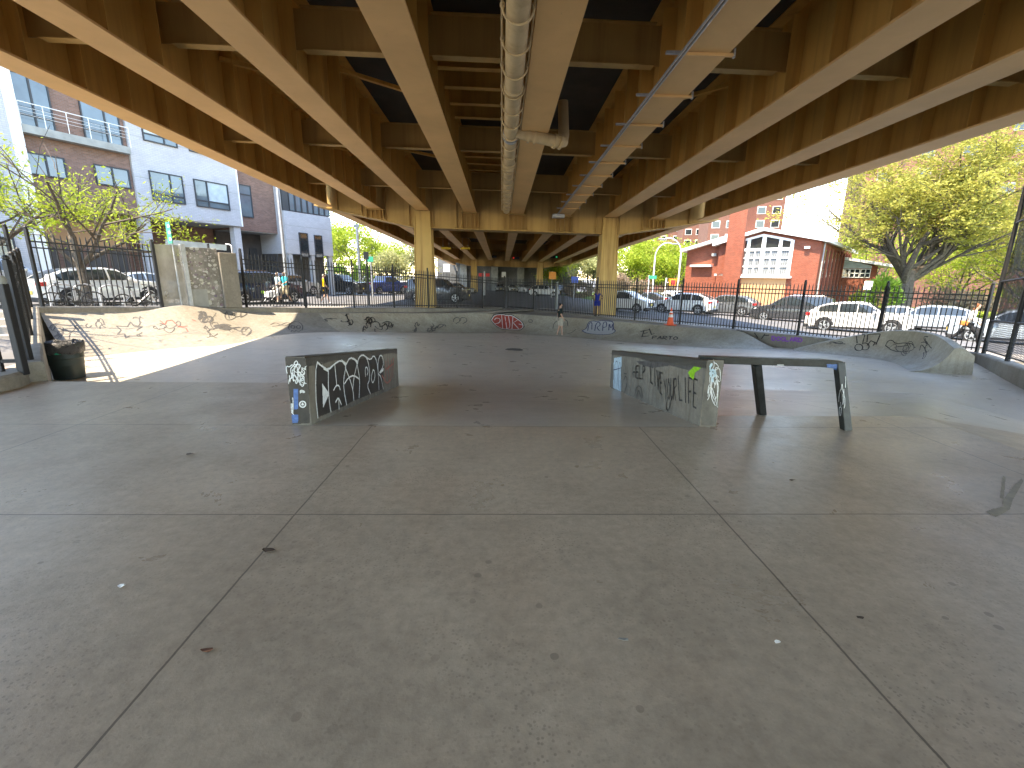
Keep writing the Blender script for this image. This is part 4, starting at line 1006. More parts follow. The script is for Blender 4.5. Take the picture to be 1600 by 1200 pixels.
spray('graffiti_tag', TK, S([circ(340, 1070, 30, -2.2, 3.2), [(312, 1060), (322, 1045), (338, 1062), (355, 1045), (372, 1065), (340, 1102)]], *z3), .03, FADE, BANK); spray('graffiti_tag', TK, S(smooth_st([[(490, 1030), (520, 1015), (560, 1035), (590, 1035), (615, 1020), (590, 1015), (550, 1035), (500, 1040)]]), *z3), .03, FADE, BANK)
spray('graffiti_face', TK, S([circ(648, 1048, 44, -3.6, .5), [(620, 1075), (625, 1065), (640, 1076), (650, 1066), (665, 1076), (680, 1066)], circ(630, 1045, 12), circ(665, 1045, 12)], *z3), .03, INK, BANK)

# oil drips and litter on the near slab
TF = bvh([FLOOR]); OIL = M('dried_spill', (.24, .205, .13), .4, 0, .4, 10)
sprayfill('dried_spill', TF, [(1540, 800), (1552, 795), (1568, 792), (1566, 784), (1574, 772), (1586, 757), (1596, 748), (1599, 752), (1590, 768), (1582, 782), (1578, 796), (1568, 802), (1556, 808)], OIL, FLOOR, 1.2, .002)
sprayfill('dried_spill', TF, [(1562, 778), (1564, 764), (1567, 744), (1571, 745), (1570, 762), (1568, 780)], OIL, FLOOR, 1.0, .002)
def scrap(name, px, py, w, mat, label, cat):
    c = PP(px, py, 0.0); mb = MB(); a = rnd.uniform(0, 3); n = 7
    P = [Vector((c.x + w * (.6 + .5 * rnd.random()) * math.cos(a + 6.283 * k / n), c.y + w * .5 * (.6 + .5 * rnd.random()) * math.sin(a + 6.283 * k / n), .004 + rnd.random() * w * .35)) for k in range(n)]
    mb.prism(P, (0, 0, .0015)); tag(mb.build(name, mat), label, cat)
LEAF = M('dead_leaf', (.07, .045, .03), .8, 0, .3, 20)
scrap('paper_scrap', 190, 917, .030, MAT['white'], 'small white paper scrap on the slab left of the left joint', 'litter')
scrap('paper_scrap', 973, 1001, .028, MAT['slab'], 'crumpled grey paper scrap low in the middle of the near slab', 'litter')
scrap('paper_scrap', 1215, 1005, .018, MAT['white'], 'tiny white scrap right of the middle near the right joint', 'litter')
scrap('dead_leaf', 297, 711, .040, LEAF, 'dark dead leaf on the slab in front of the left ledge', 'leaf')
scrap('dead_leaf', 323, 1018, .030, M('brown_leaf', (.16, .07, .04), .8), 'brown dead leaf beside the left joint near the bottom', 'leaf')
scrap('dead_leaf', 1343, 966, .022, LEAF, 'dark leaf right of the right joint on the near slab', 'leaf')
scrap('dead_leaf', 420, 862, .045, LEAF, 'flattened dark leaf lying on the left joint line', 'leaf')
scrap('dead_leaf', 1238, 751, .026, LEAF, 'small dark leaf on the slab in front of the grind rail', 'leaf')
# ------------------------------------------------------------------ cars
def paint(name, col, rough=.28, metal=.15): return M(name, col, rough, metal, .03, 1.0, .5, 0, True, .8)
PNT = {'white': paint('white_car_paint', (.74, .74, .73)), 'silver': paint('silver_car_paint', (.42, .43, .44), .3, .5), 'grey': paint('grey_car_paint', (.14, .15, .16), .3, .4), 'black': paint('black_car_paint', (.014, .015, .017), .2, .1),
       'dark': paint('dark_grey_car_paint', (.05, .052, .058), .26, .3), 'blue': paint('blue_car_paint', (.02, .05, .20), .25, .2), 'lightblue': paint('pale_blue_car_paint', (.45, .52, .58), .28, .3), 'navy': paint('navy_car_paint', (.02, .03, .06), .22, .2), 'red': paint('red_car_paint', (.35, .03, .03), .25, .1)}
KINDS = {  # length, width, height, roof line (0 front .. 1 rear), belt, side glass span and pillars
 'suv': (4.65, 1.86, 1.66, [(0, .48), (.015, .56), (.06, .61), (.24, .665), (.27, .68), (.40, .955), (.50, 1), (.78, .985), (.90, .90), (.965, .72), (.99, .62), (1, .45)], .64, (.31, .92), (.50, .70)),
 'cross': (4.65, 1.86, 1.62, [(0, .46), (.015, .55), (.06, .60), (.24, .66), (.27, .675), (.41, .955), (.51, 1), (.66, .985), (.80, .93), (.91, .80), (.965, .68), (.99, .60), (1, .44)], .645, (.31, .88), (.50, .68)),
 'big_suv': (5.0, 1.98, 1.84, [(0, .50), (.01, .60), (.05, .64), (.25, .68), (.28, .70), (.38, .96), (.47, 1), (.90, .985), (.955, .92), (.985, .66), (1, .45)], .66, (.31, .95), (.47, .66)),
 'sedan': (4.75, 1.82, 1.45, [(0, .42), (.02, .52), (.07, .58), (.25, .65), (.30, .67), (.43, .955), (.53, 1), (.66, .965), (.84, .735), (.97, .70), (.99, .64), (1, .44)], .65, (.34, .80), (.54, .66)),
 'hatch': (4.1, 1.76, 1.58, [(0, .40), (.02, .52), (.06, .58), (.19, .66), (.23, .69), (.38, .945), (.50, 1), (.76, .975), (.93, .86), (.985, .62), (1, .42)], .62, (.24, .90), (.34, .60)),
 'van': (5.05, 1.98, 1.76, [(0, .40), (.015, .50), (.06, .56), (.20, .64), (.24, .67), (.38, .945), (.47, 1), (.88, .985), (.955, .90), (.985, .60), (1, .42)], .62, (.26, .94), (.44, .66)),
 'pickup': (5.4, 1.96, 1.86, [(0, .52), (.01, .62), (.04, .66), (.24, .69), (.27, .71), (.355, .96), (.42, 1), (.60, .985), (.632, .72), (.64, .685), (.98, .685), (.99, .66), (1, .48)], .67, (.29, .62), (.45, .46))}
def car(label, cat, kind, col, loc, heading, grp, tilt=0.0, plate=True, detail=True, trim=True):
    L, W, H, prof, belt, gs, pil = KINDS[kind]; belt *= H
    r = thing('parked_car', label, cat, (0, 0, 0), grp, local=True)
    top = lambda u: interp(u, prof) * H
    def w(u): return W / 2 * (1 - .13 * abs(2 * u - 1) ** 5)
    def wr(u):
        t = max(0, min(1, (top(u) - belt) / (H - belt))); return w(u) * (.965 - .20 * t)
    cl = .21
    us = sorted(set([p[0] for p in prof] + [.03, .1, .15, .2, .33, .36, .45, .55, .6, .65, .7, .75, .82, .86, .88, .94]))
    rows = []
    for u in us:
        x = L / 2 - u * L; T = top(u); b = min(belt, T - .03); ww = w(u); rr = wr(u); hb = cl + (.10 if u in (us[0], us[-1]) else 0)
        side = [(ww * .90, hb), (ww * .985, hb + .06), (ww * 1.0, lerp(hb, b, .45)), (ww * .985, b), (lerp(ww * .975, rr, .5), lerp(b, T, .45)), (rr, T - .055), (rr - .07, T - .012), (rr * .5, T)]
        rows.append([(x, y, z) for y, z in side] + [(x, -y, z) for y, z in side[::-1]])
    mb = MB().grid(rows, True); n = 16
    mb.f.append(tuple(range(n))); mb.f.append(tuple((len(us) - 1) * n + k for k in range(n))[::-1])
    body = mb.build('body', PNT[col], r, smooth=32)
    def sp(u, f, s, o=.006):                                     # a point on the greenhouse side between belt (0) and roof (1)
        T = top(u); b = min(belt, T - .03); rr = wr(u); y = lerp(w(u) * .985, rr, f) + o * 1.5; z = lerp(b, T - .055, f); return (L / 2 - u * L, s * y, z + .002)
    for s in (1, -1):
        spans = [gs[0]] + list(pil) + [gs[1]]; 
        for a, b in zip(spans, spans[1:]):
            if b - a < .04: continue
            a, b = a + .008, b - .008; N = 7; g = MB(); R = []
            for k in range(N + 1):
                u = lerp(a, b, k / N); f1 = .93
                if top(u) - belt < .12: continue
                R.append([sp(u, .06, s), sp(u, .5, s, .008), sp(u, f1, s)])
            if len(R) > 1: g.grid(R).build('window', MAT['glass'], body, smooth=60)
        if trim:
            c = MB(); c.box((-L * .42, s * (W / 2 - .06), cl - .02), (L * .42, s * (W / 2 + .004), cl + .10)); c.build('side_skirt', MAT['black'], body)
        if detail:
            for u in list(pil) + [gs[0] + .015]:
                d = MB(); x = L / 2 - u * L; d.grid([[(x - .006, s * (w(u) * 1.0 + .004), cl + .16), (x + .006, s * (w(u) * 1.0 + .004), cl + .16)], [(x - .006, s * (w(u) * 1.002 + .004), lerp(cl, belt, .45)), (x + .006, s * (w(u) * 1.002 + .004), lerp(cl, belt, .45))], [(x - .006, s * (w(u) * .987 + .004), belt), (x + .006, s * (w(u) * .987 + .004), belt)]]).build('door_seam', MAT['black'], body)
            for u in pil:
                d = MB(); x = L / 2 - (u - .025) * L; d.box((x - .10, s * (w(u) * .985), belt - .13), (x + .08, s * (w(u) * .985 + .035), belt - .10)); d.build('door_handle', MAT['chrome'] if col in ('black', 'dark', 'navy') else PNT[col], body)
        m_ = MB(); x = L / 2 - (gs[0] + .035) * L; m_.box((x - .08, s * (w(.35) * .97), belt + .0), (x + .10, s * (w(.35) + .17), belt + .14)); m_.build('side_mirror', PNT[col], r, bevel=.03)
        hl = MB(); u0, u1 = .012, .085; y0, y1 = w(.05) * .52, w(.06) * 1.0; zt = top(.045) - .06
        hl.add([(L / 2 - .004 * L + .012, s * y0, zt - .10), (L / 2 - .03 * L, s * (y1 + .008), zt - .10), (L / 2 - .095 * L, s * (w(.095) * 1.0 + .008), zt - .02), (L / 2 - .07 * L, s * (w(.08) + .0), zt + .055), (L / 2 - .022 * L + .008, s * y0, zt + .03)], [(0, 1, 4), (1, 2, 3), (1, 3, 4)]).build('headlight', MAT['headlamp'], r)
        tl = MB(); zt = top(.975) * .92 if kind != 'pickup' else top(.97) - .1
        zt = min(zt, belt + .02); tl.box((-L / 2 + .01 * L, s * (w(.99) - .24), zt - .13), (-L / 2 + .055 * L, s * (w(.97) + .006), zt + .04)); tl.box((-L / 2 - .008, s * (w(.99) - .30), zt - .11), (-L / 2 + .03 * L, s * (w(.99) - .04), zt + .02)); tl.build('taillight', MAT['redlamp'], r, bevel=.01)
    # windscreen and rear window
    def band(u0, u1, name, inset):
        R = []
        for k in range(6):
            u = lerp(u0, u1, k / 5); T = top(u) + .012; y = wr(u) - inset; x = L / 2 - u * L + (.01 if u < .5 else -.01); R.append([(x, -y, T - .035), (x, -y * .5, T), (x, y * .5, T), (x, y, T - .035)])
        MB().grid(R).build(name, MAT['glass'], body, smooth=60)
    ws = [p[0] for p in prof if .19 < p[0] < .45]; band(ws[1] + .012 if len(ws) > 1 else .28, [p[0] for p in prof if p[1] > .94][0] - .004, 'windscreen', .09)
    rs = [p[0] for p in prof if p[1] < .97 and p[0] > .5]
    if kind == 'sedan': band(.675, .83, 'rear_window', .10)
    elif kind == 'pickup': band(.603, .629, 'rear_window', .12)
    else: band(max(.80, rs[0] - .03), [p[0] for p in prof if p[0] > .9 and p[1] > .6][-1] - .004, 'rear_window', .12)
    g = MB(); g.box((L / 2 - .02, -W * .27, .42), (L / 2 + .012, W * .27, top(.02) - .12)); g.build('grille', MAT['black'], r, bevel=.02)
    for sx, nm in ((1, 'front_bumper'), (-1, 'rear_bumper')):
        b = MB(); b.box((sx * (L / 2 - .25), -W * .455, cl - .02), (sx * (L / 2 + .03), W * .455, cl + .18)); b.build(nm, MAT['black'] if trim else PNT[col], r, bevel=.05)
    if plate:
        for sx in (1, -1):
            p = MB(); p.box((sx * (L / 2 + .0), -.15, .50), (sx * (L / 2 + .034), .15, .64)); p.build('license_plate', MAT['plate'], r)
    if kind in ('suv', 'big_suv', 'van'):
        for s in (1, -1):
            q = MB(); q.tube([(L / 2 - u * L, s * (wr(u) - .12), top(u) + .05) for u in (.45, .6, .75, .86)], .018, 6); q.build('roof_rail', MAT['chrome'], body)
    R0 = {'suv': .35, 'cross': .36, 'big_suv': .39, 'sedan': .325, 'hatch': .31, 'van': .34, 'pickup': .39}[kind]
    for u in (.185, .80 if kind != 'pickup' else .79):
        x = L / 2 - u * L
        for s in (1, -1):
            a = MB(); ra = R0 + .07; N = 16
            a.prism([(x + ra * math.cos(math.pi * k / N), s * (w(u) - .20), max(cl - .01, R0 + ra * math.sin(math.pi * k / N) * 1.0)) for k in range(N + 1)], (0, s * .206, 0)); a.build('wheel_arch', MAT['black'], body)
            wh = MB(); yo = s * (W / 2 - .20)
            wh.lathe([(R0 * .62, .0), (R0 * .93, .0), (R0, .03), (R0, .19), (R0 * .95, .222), (R0 * .70, .225), (R0 * .66, .20)], (x, yo if s > 0 else yo, R0), 28, 'y') if s > 0 else wh.lathe([(R0 * .62, .0), (R0 * .93, .0), (R0, -.03), (R0, -.19), (R0 * .95, -.222), (R0 * .70, -.225), (R0 * .66, -.20)], (x, yo, R0), 28, 'y')
            tyre = wh.build('wheel', MAT['tyre'], r, smooth=40)
            rim = MB(); ys = yo + s * .20
            rim.lathe([(R0 * .60, 0), (R0 * .69, 0), (R0 * .69, s * .018), (R0 * .60, s * .016)], (x, ys, R0), 28, 'y'); rim.lathe([(.001, s * .022), (R0 * .17, s * .022), (R0 * .19, -.02 * s)], (x, ys, R0), 14, 'y')
            for k in range(5):
                for e in (-.10, .10):
                    a_ = 2 * math.pi * k / 5 + .3; rim.bar((x + R0 * .12 * math.cos(a_), ys + s * .014, R0 + R0 * .12 * math.sin(a_)), (x + R0 * .64 * math.cos(a_ + e), ys + s * .006, R0 + R0 * .64 * math.sin(a_ + e)), .035, .03, (0, 1, 0))
            rim.build('rim', MAT['alloy'], tyre)
            dk = MB(); dk.lathe([(.001, 0), (R0 * .64, 0)], (x, yo + s * .12, R0), 20, 'y'); dk.build('brake_disc', MAT['black'], tyre)
    r.location = loc; r.rotation_euler = (0, -tilt, heading)
    return r
EAST = math.atan2(-.678, .735); WEST = math.atan2(.90, .44)           # street directions, right and left of the bridge
def onst(px, py, d):                                                     # a point of the street seen in the photo's column px at depth d
    v = ray(px, 500); p = CAM + v * d; return Vector((p.x, p.y, zground(p.x, p.y) + .01))
G1, G2, G3 = 'cars on the street beside the church', 'cars on the street at the left', 'cars in the shade under the bridge'
car('white compact hatchback with a dark glass roof line just right of the ochre column', 'car', 'hatch', 'white', onst(977, 470, 35.2), EAST, G1, .02)
car('white sport utility with a red taillight, facing left behind the traffic cone', 'car', 'cross', 'white', onst(1067, 474, 36.3), EAST + math.pi, G1, -.02)
car('dark grey crossover parked behind the tail of the white one near the cone', 'car', 'cross', 'grey', onst(1133, 478, 36.6), EAST + math.pi, G1, -.02)
car('black minivan with chrome windows parked in front of the church window', 'van', 'van', 'dark', onst(1237, 481, 32.2), EAST + math.pi, G1, -.02)
car('large white crossover, biggest car on the right, passing behind the right fence', 'car', 'cross', 'white', onst(1341, 492, 24.6), EAST, G1, .02)
car('silver sedan half hidden behind the nose of the large white crossover', 'car', 'sedan', 'silver', onst(1392, 497, 30.3), EAST + math.pi, G1, -.02)
car('pale blue white hatchback with a red taillight parked by the hedge', 'car', 'hatch', 'lightblue', onst(1450, 499, 28.6), EAST + math.pi, G1, -.02)
car('grey blue car seen through the black windscreen mesh', 'car', 'cross', 'lightblue', onst(1590, 525, 21.5), EAST + math.pi, G1, -.02)
car('small white sedan far behind the compact hatchback by the street signs', 'car', 'sedan', 'white', onst(1032, 458, 52), EAST + 1.2, G1)
car('white van with a windscreen far down the road left of the church', 'van', 'van', 'white', onst(1056, 452, 60), EAST + 1.4, G1)
car('brown sedan far behind the nose of the compact hatchback', 'car', 'sedan', 'dark', onst(1012, 458, 50), EAST + math.pi, G1)
car('white hatchback with a black rear arch behind the bicycles', 'car', 'cross', 'white', onst(166, 448, 20.8), WEST, G2)
car('pale blue grey car behind the white hatchback at the left', 'car', 'sedan', 'lightblue', onst(232, 432, 26.0), WEST, G2)
car('silver sport utility cut by the left frame edge', 'car', 'big_suv', 'silver', onst(5, 440, 22.5), WEST + .05, G2)
car('navy minivan right of the stickered booth, behind the stroller', 'van', 'van', 'navy', onst(408, 452, 26.2), WEST, G2)
car('silver sedan with a red taillight just behind the man in turquoise', 'car', 'suv', 'silver', onst(458, 445, 36.5), WEST, G2)
car('black large sport utility with chrome trim behind the yellow shirt', 'car', 'big_suv', 'black', onst(534, 446, 43.5), WEST - 1.35, G2)
car('blue pickup seen from behind right of the black sport utility', 'pickup', 'pickup', 'blue', onst(604, 447, 49.5), WEST - .15, G2)
car('white sedan between the blue pickup and the left ochre column', 'car', 'sedan', 'white', onst(634, 447, 54), WEST - .3, G2)
car('charcoal pickup parked just right of the left ochre column', 'pickup', 'big_suv', 'dark', onst(686, 461, 36.8), -.12, G3)
car('silver sedan parked behind the charcoal truck under the bridge', 'car', 'sedan', 'silver', onst(714, 452, 58), -.2, G3)
car('white sport utility beside the right column of the second pair', 'car', 'suv', 'white', onst(851, 453, 70), -.35, G3)
car('grey hatchback behind the second right column', 'car', 'suv', 'grey', onst(873, 450, 80), .2, G3)
car('dark sedan parked nose out against the dark abutment, left one', 'car', 'sedan', 'silver', onst(781, 447, 92), -1.5, G3)
car('white sedan parked nose out against the dark abutment, middle one', 'car', 'sedan', 'white', onst(800, 447, 91), -1.5, G3)
car('silver sport utility nose out left of the second right column', 'car', 'suv', 'silver', onst(821, 449, 86), -1.3, G3)

# ------------------------------------------------------------------ bicycles and racks by the left fence
def bicycle(label, loc, rz, col):
    r = thing('bicycle', label, 'bicycle', (0, 0, 0), 'bicycles at the racks', local=True)
    wb, R0 = 1.05, .34; F = Vector((wb / 2, 0, R0)); B = Vector((-wb / 2, 0, R0)); bb = Vector((-.08, 0, .29)); st = Vector((-.24, 0, .78)); hd = Vector((.34, 0, .82)); hb = Vector((.37, 0, .66))
    f = MB()
    for a, b, w in ((bb, st, .018), (st + Vector((.02, 0, -.06)), hd, .018), (bb, hb, .02), (hd + Vector((0, 0, .06)), hb, .02)): f.tube([a, b], w, 8)
    for s in (-1, 1):
        f.tube([st + Vector((.02, s * .03, -.08)), B + Vector((0, s * .06, 0))], .01, 6); f.tube([bb + Vector((0, s * .03, 0)), B + Vector((0, s * .06, 0))], .012, 6); f.tube([hb + Vector((0, s * .04, 0)), F + Vector((0, s * .055, 0))], .014, 6)
    f.build('bike_frame', col, r, smooth=50)
    for c in (F, B):
        w = MB(); 
        rows = [[(c.x + (R0 - .022 + .022 * math.cos(b)) * math.cos(a), .022 * math.sin(b), c.z + (R0 - .022 + .022 * math.cos(b)) * math.sin(a)) for b in [2 * math.pi * j / 6 for j in range(6)]] for a in [2 * math.pi * k / 36 for k in range(37)]]
        w.grid(rows, True); ty = w.build('wheel', MAT['tyre'], r, smooth=60, recalc=False)
        s_ = MB(); s_.tube([(c.x, -.05, c.z), (c.x, .05, c.z)], .025, 8)
        for k in range(14):
            a = 2 * math.pi * k / 14; s_.tube([(c.x, 0, c.z), (c.x + (R0 - .03) * math.cos(a), 0, c.z + (R0 - .03) * math.sin(a))], .003, 4)
        s_.build('spokes', MAT['galv'], ty)
    h = MB(); h.tube([hd + Vector((-.05, -.29, .14)), hd + Vector((.05, -.15, .13)), hd + Vector((.05, .15, .13)), hd + Vector((-.05, .29, .14))], .015, 8); h.tube([hd, hd + Vector((.05, 0, .13))], .014, 8); h.build('handlebar', MAT['black'], r, smooth=50)
    sd_ = MB(); sd_.sphere((-.27, 0, .90), (.14, .07, .035), 12); sd_.tube([st, (-.26, 0, .89)], .014, 8); sd_.build('saddle', MAT['black'], r, smooth=60)
    ck = MB(); ck.lathe([(.001, 0), (.09, 0), (.09, .01)], (bb.x, .05, bb.z), 18, 'y'); ck.bar(bb + Vector((0, .07, 0)), bb + Vector((.12, .07, -.12)), .02, .015); ck.bar(bb + Vector((0, -.07, 0)), bb + Vector((-.12, -.07, .12)), .02, .015); ck.build('crank', MAT['black'], r)
    r.location = loc; r.rotation_euler = (R_(6), 0, rz); return r
def swk(px, d):
    p = CAM + ray(px, 470) * d; return Vector((p.x, p.y, zst(p.x, p.y) + .135))
bicycle('silver framed bicycle leaning at the rack in the middle of the left fence', swk(216, 16.4) , WEST + .12, MAT['alloy'])
bicycle('black bicycle half hidden behind the white car wheel at the left', swk(116, 15.6), WEST + 2.9, MAT['black'])
bicycle('dark bicycle behind the clear panel of the booth', swk(262, 17.8), WEST - .1, MAT['rail'])
for i, (px, d, lb) in enumerate(((137, 16.5, 'galvanised hoop bicycle rack behind the black bicycle'), (177, 16.9, 'galvanised hoop bicycle rack next to the silver bicycle'), (100, 15.9, 'galvanised hoop bicycle rack nearest the left frame edge'))):
    c = swk(px, d); r = thing('bicycle_rack', lb, 'bicycle rack', c, 'hoop bicycle racks'); q = MB(); u = Vector((math.cos(WEST), math.sin(WEST), 0)) * .36
    q.tube([c - u, c - u + Vector((0, 0, .70))] + [c - u * math.cos(a) + Vector((0, 0, .70 + .20 * math.sin(a))) for a in [math.pi * k / 8 for k in range(1, 8)]] + [c + u + Vector((0, 0, .70)), c + u], .028, 8); q.build('hoop', MAT['galv'], r, smooth=50)
    for s in (-1, 1):
        q = MB(); q.lathe([(.001, .012), (.07, .012), (.07, 0)], tuple(c + u * s), 12); q.build('base_plate', MAT['galv'], r)
# ------------------------------------------------------------------ people: one skinned body each, clothes over it
def skinmesh(name, V, E, Rd, mat, parent, root=0, sub=2):
    me = bpy.data.meshes.new(name + '_cage'); me.from_pydata([tuple(v) for v in V], E, []); o = bpy.data.objects.new(name + '_cage', me); COL.objects.link(o)
    sk = o.modifiers.new('s', 'SKIN'); sk.use_smooth_shade = True; sk.branch_smoothing = .3
    ly = me.skin_vertices[0].data if me.skin_vertices else None
    if ly is None:
        bm = bmesh.new(); bm.from_mesh(me); bm.verts.layers.skin.verify(); bm.to_mesh(me); bm.free(); ly = me.skin_vertices[0].data
    for i, r in enumerate(Rd):
        ly[i].radius = r if isinstance(r, tuple) else (r, r); ly[i].use_root = (i == root)
    ss = o.modifiers.new('u', 'SUBSURF'); ss.levels = sub; ss.render_levels = sub
    dg = bpy.context.evaluated_depsgraph_get(); ev = o.evaluated_get(dg); nm = bpy.data.meshes.new_from_object(ev, depsgraph=dg)
    bpy.data.objects.remove(o); bpy.data.meshes.remove(me); nm.name = name; nm.materials.clear(); nm.materials.append(mat)
    nm.polygons.foreach_set('use_smooth', [True] * len(nm.polygons))
    ob = bpy.data.objects.new(name, nm); COL.objects.link(ob); ob.parent = parent; ORG[ob.name] = (0, 0, 0); return ob
class Fig:
    # joints in metres for a 1.75 m figure facing +Y; right is +X
    def __init__(s, **kw):
        J = dict(pel=(0, 0, .93), waist=(0, .0, 1.08), chest=(0, -.005, 1.28), neck=(0, -.01, 1.46), nk2=(0, .005, 1.53), head=(0, .02, 1.62), crown=(0, .005, 1.70),
                 shR=(.17, -.01, 1.40), elR=(.24, -.03, 1.13), wrR=(.25, .06, .89), shL=(-.17, -.01, 1.40), elL=(-.24, -.03, 1.13), wrL=(-.25, .06, .89),
                 hipR=(.09, 0, .90), knR=(.10, .02, .49), anR=(.10, -.02, .09), hipL=(-.09, 0, .90), knL=(-.10, .02, .49), anL=(-.10, -.02, .09))
        J.update(kw); s.J = {k: Vector(v) for k, v in J.items()}
def person(label, fig, loc, rz, sc, skin, shirt, bottoms, hair, shoes, sleeve=.55, leg=.55, group=None, dress=False, hairlen=0, coat=False, cap=None):
    J = fig.J; r = thing('person', label, 'person', (0, 0, 0), group, local=True)
    V, E, Rd = [], [], []
    def chain(names, radii, start=None):
        prev = start
        for p, ra in zip(names, radii):
            V.append(J[p] if isinstance(p, str) else p); Rd.append(ra); i = len(V) - 1
            if prev is not None: E.append((prev, i))
            prev = i
        return prev
    pel = chain(['pel'], [(.135, .105)]); ch = chain(['waist', 'chest'], [(.115, .09), (.135, .10)], pel); nk = chain(['neck', 'nk2'], [(.065, .06), (.05, .055)], ch)
    hd = chain(['head', 'crown'], [(.073, .092), (.062, .075)], nk)
    fdir = Vector((0, 1, 0)); chain([J['head'] + Vector((0, .095, -.015))], [.016], hd - 1)             # nose
    for sd_ in 'RL':
        e = chain(['sh' + sd_, J['sh' + sd_].lerp(J['el' + sd_], .5), 'el' + sd_, J['el' + sd_].lerp(J['wr' + sd_], .5), 'wr' + sd_], [.058, .047, .038, .036, .025], ch)
        d = (J['wr' + sd_] - J['el' + sd_]).normalized(); sx = 1 if sd_ == 'R' else -1
        side = d.cross(Vector((sx, 0, 0)));  side = side.normalized() if side.length > .2 else Vector((0, 1, 0)); nrm = d.cross(side)
        pm = chain([J['wr' + sd_] + d * .05], [(.034, .018)], e); pm2 = chain([J['wr' + sd_] + d * .085], [(.034, .016)], pm)
        for k, (o, ln) in enumerate(((-.030, .060), (-.010, .072), (.010, .068), (.029, .052))):
            b = J['wr' + sd_] + d * .095 + side * o; chain([b, b + d * ln * .55 + nrm * .010, b + d * ln * .95 + nrm * .028], [.0095, .0085, .007], pm2)
        b = J['wr' + sd_] + d * .045 - side * .036; chain([b, b + d * .03 - side * .018, b + d * .055 - side * .02], [.011, .010, .008], pm)
        a = chain(['hip' + sd_, J['hip' + sd_].lerp(J['kn' + sd_], .5), 'kn' + sd_, J['kn' + sd_].lerp(J['an' + sd_], .35), 'an' + sd_], [(.088, .092), .078, .055, .055, .036], pel)
        chain([J['an' + sd_] + Vector((0, .06, -.045)), J['an' + sd_] + Vector((0, .14, -.06))], [.034, .028], a)
    skinmesh('body', V, E, Rd, skin, r)
    def cloth(name, segs, mat, root=0):
        V, E, Rd = [], [], []; ids = {}
        for seg in segs:
            prev = None
            for key, p, ra in seg:
                if key not in ids: ids[key] = len(V); V.append(Vector(p)); Rd.append(ra)
                if prev is not None: E.append((prev, ids[key]))
                prev = ids[key]
        return skinmesh(name, V, E, Rd, mat, r, root, 2)
    mid = lambda a, b, t: J[a].lerp(J[b], t)
    hem = Vector(J['pel']) + Vector((0, 0, -.04 if not coat else -.14))
    tw = [('c', J['chest'], (.155, .118)), ('w', J['waist'], (.14, .112)), ('h', hem, (.158, .13) if not dress else (.15, .12))]
    if dress or coat: tw.append(('s', J['pel'] + Vector((0, 0, -.30 if dress else -.22)), (.19, .155) if dress else (.175, .15)))
    segs = [tw, [('c', J['chest'], .15), ('n', J['neck'], (.078, .07))]]
    for q in 'RL':
        if sleeve > 0:
            s_ = [('c', 0, 0), ('s' + q, J['sh' + q], .078), ('e' + q, mid('sh' + q, 'el' + q, min(1, sleeve * 1.6)), .062)]
            if sleeve > .8: s_ += [('f' + q, mid('el' + q, 'wr' + q, .5), .05), ('g' + q, mid('el' + q, 'wr' + q, .95), .042)]
            segs.append(s_)
        else: segs.append([('c', 0, 0), ('s' + q, J['sh' + q], .062)])
    cloth('coat' if coat else ('dress' if dress else 'shirt'), segs, shirt)
    if bottoms is not None:
        segs = []
        for q in 'RL':
            s_ = [('p', J['pel'] + Vector((0, 0, .05)), (.15, .122)), ('h' + q, J['hip' + q], (.108, .112)), ('k' + q, mid('hip' + q, 'kn' + q, min(1, leg * 1.7)), .092 if leg < .7 else .072)]
            if leg > .7: s_ += [('l' + q, mid('kn' + q, 'an' + q, .5), .064), ('m' + q, mid('kn' + q, 'an' + q, .93), .056)]
            segs.append(s_)
        cloth('trousers' if leg > .7 else 'shorts', segs, bottoms)
    for q in 'RL':
        a = J['an' + q]; cloth('shoe', [[('a', a + Vector((0, -.035, -.045)), (.042, .042)), ('b', a + Vector((0, .07, -.05)), (.043, .036)), ('c', a + Vector((0, .155, -.06)), (.038, .026))]], shoes)
        m_ = MB(); e = J['head'] + Vector((.032 if q == 'R' else -.032, .083, .012)); m_.sphere(e, .010, 8); m_.build('eye', MAT['black'], r, smooth=60)
        m_ = MB(); e = J['head'] + Vector((.078 if q == 'R' else -.078, .0, -.005)); m_.sphere(e, (.012, .022, .032), 8); m_.build('ear', skin, r, smooth=60)
    m_ = MB(); m_.sphere(J['head'] + Vector((0, .082, -.055)), (.024, .008, .006), 8); m_.build('mouth', MAT['redlamp'] if False else MAT['skin_dark'], r, smooth=60)
    hv = [('a', J['crown'] + Vector((0, -.005, .012)), (.079, .086)), ('b', J['head'] + Vector((0, -.055, .03)), (.078, .055)), ('c', J['head'] + Vector((0, -.06, -.05)), (.06, .036))]
    if hairlen: hv.append(('d', J['neck'] + Vector((0, -.075, .02)), (.07, .035)))
    cloth('hair' if not cap else 'cap', [hv], hair)
    if cap: 
        m_ = MB(); m_.sphere(J['head'] + Vector((0, .12, .055)), (.07, .07, .010), 10); m_.build('cap_brim', hair, r, smooth=60)
    r.scale = (sc,) * 3; r.location = loc; r.rotation_euler = (0, 0, rz); return r
def cl(name, c): return M(name, c, .8, 0, .12, 12, .2, obj=True)
HB = cl('black_hair', (.015, .013, .012)); HBR = cl('auburn_hair', (.22, .09, .04)); HG = cl('grey_hair', (.35, .33, .30)); WSH = cl('white_shoe', (.7, .7, .68)); BSH = cl('black_shoe', (.03, .03, .03))
def face(loc, dx, dy): return math.atan2(dy, dx) - math.pi / 2
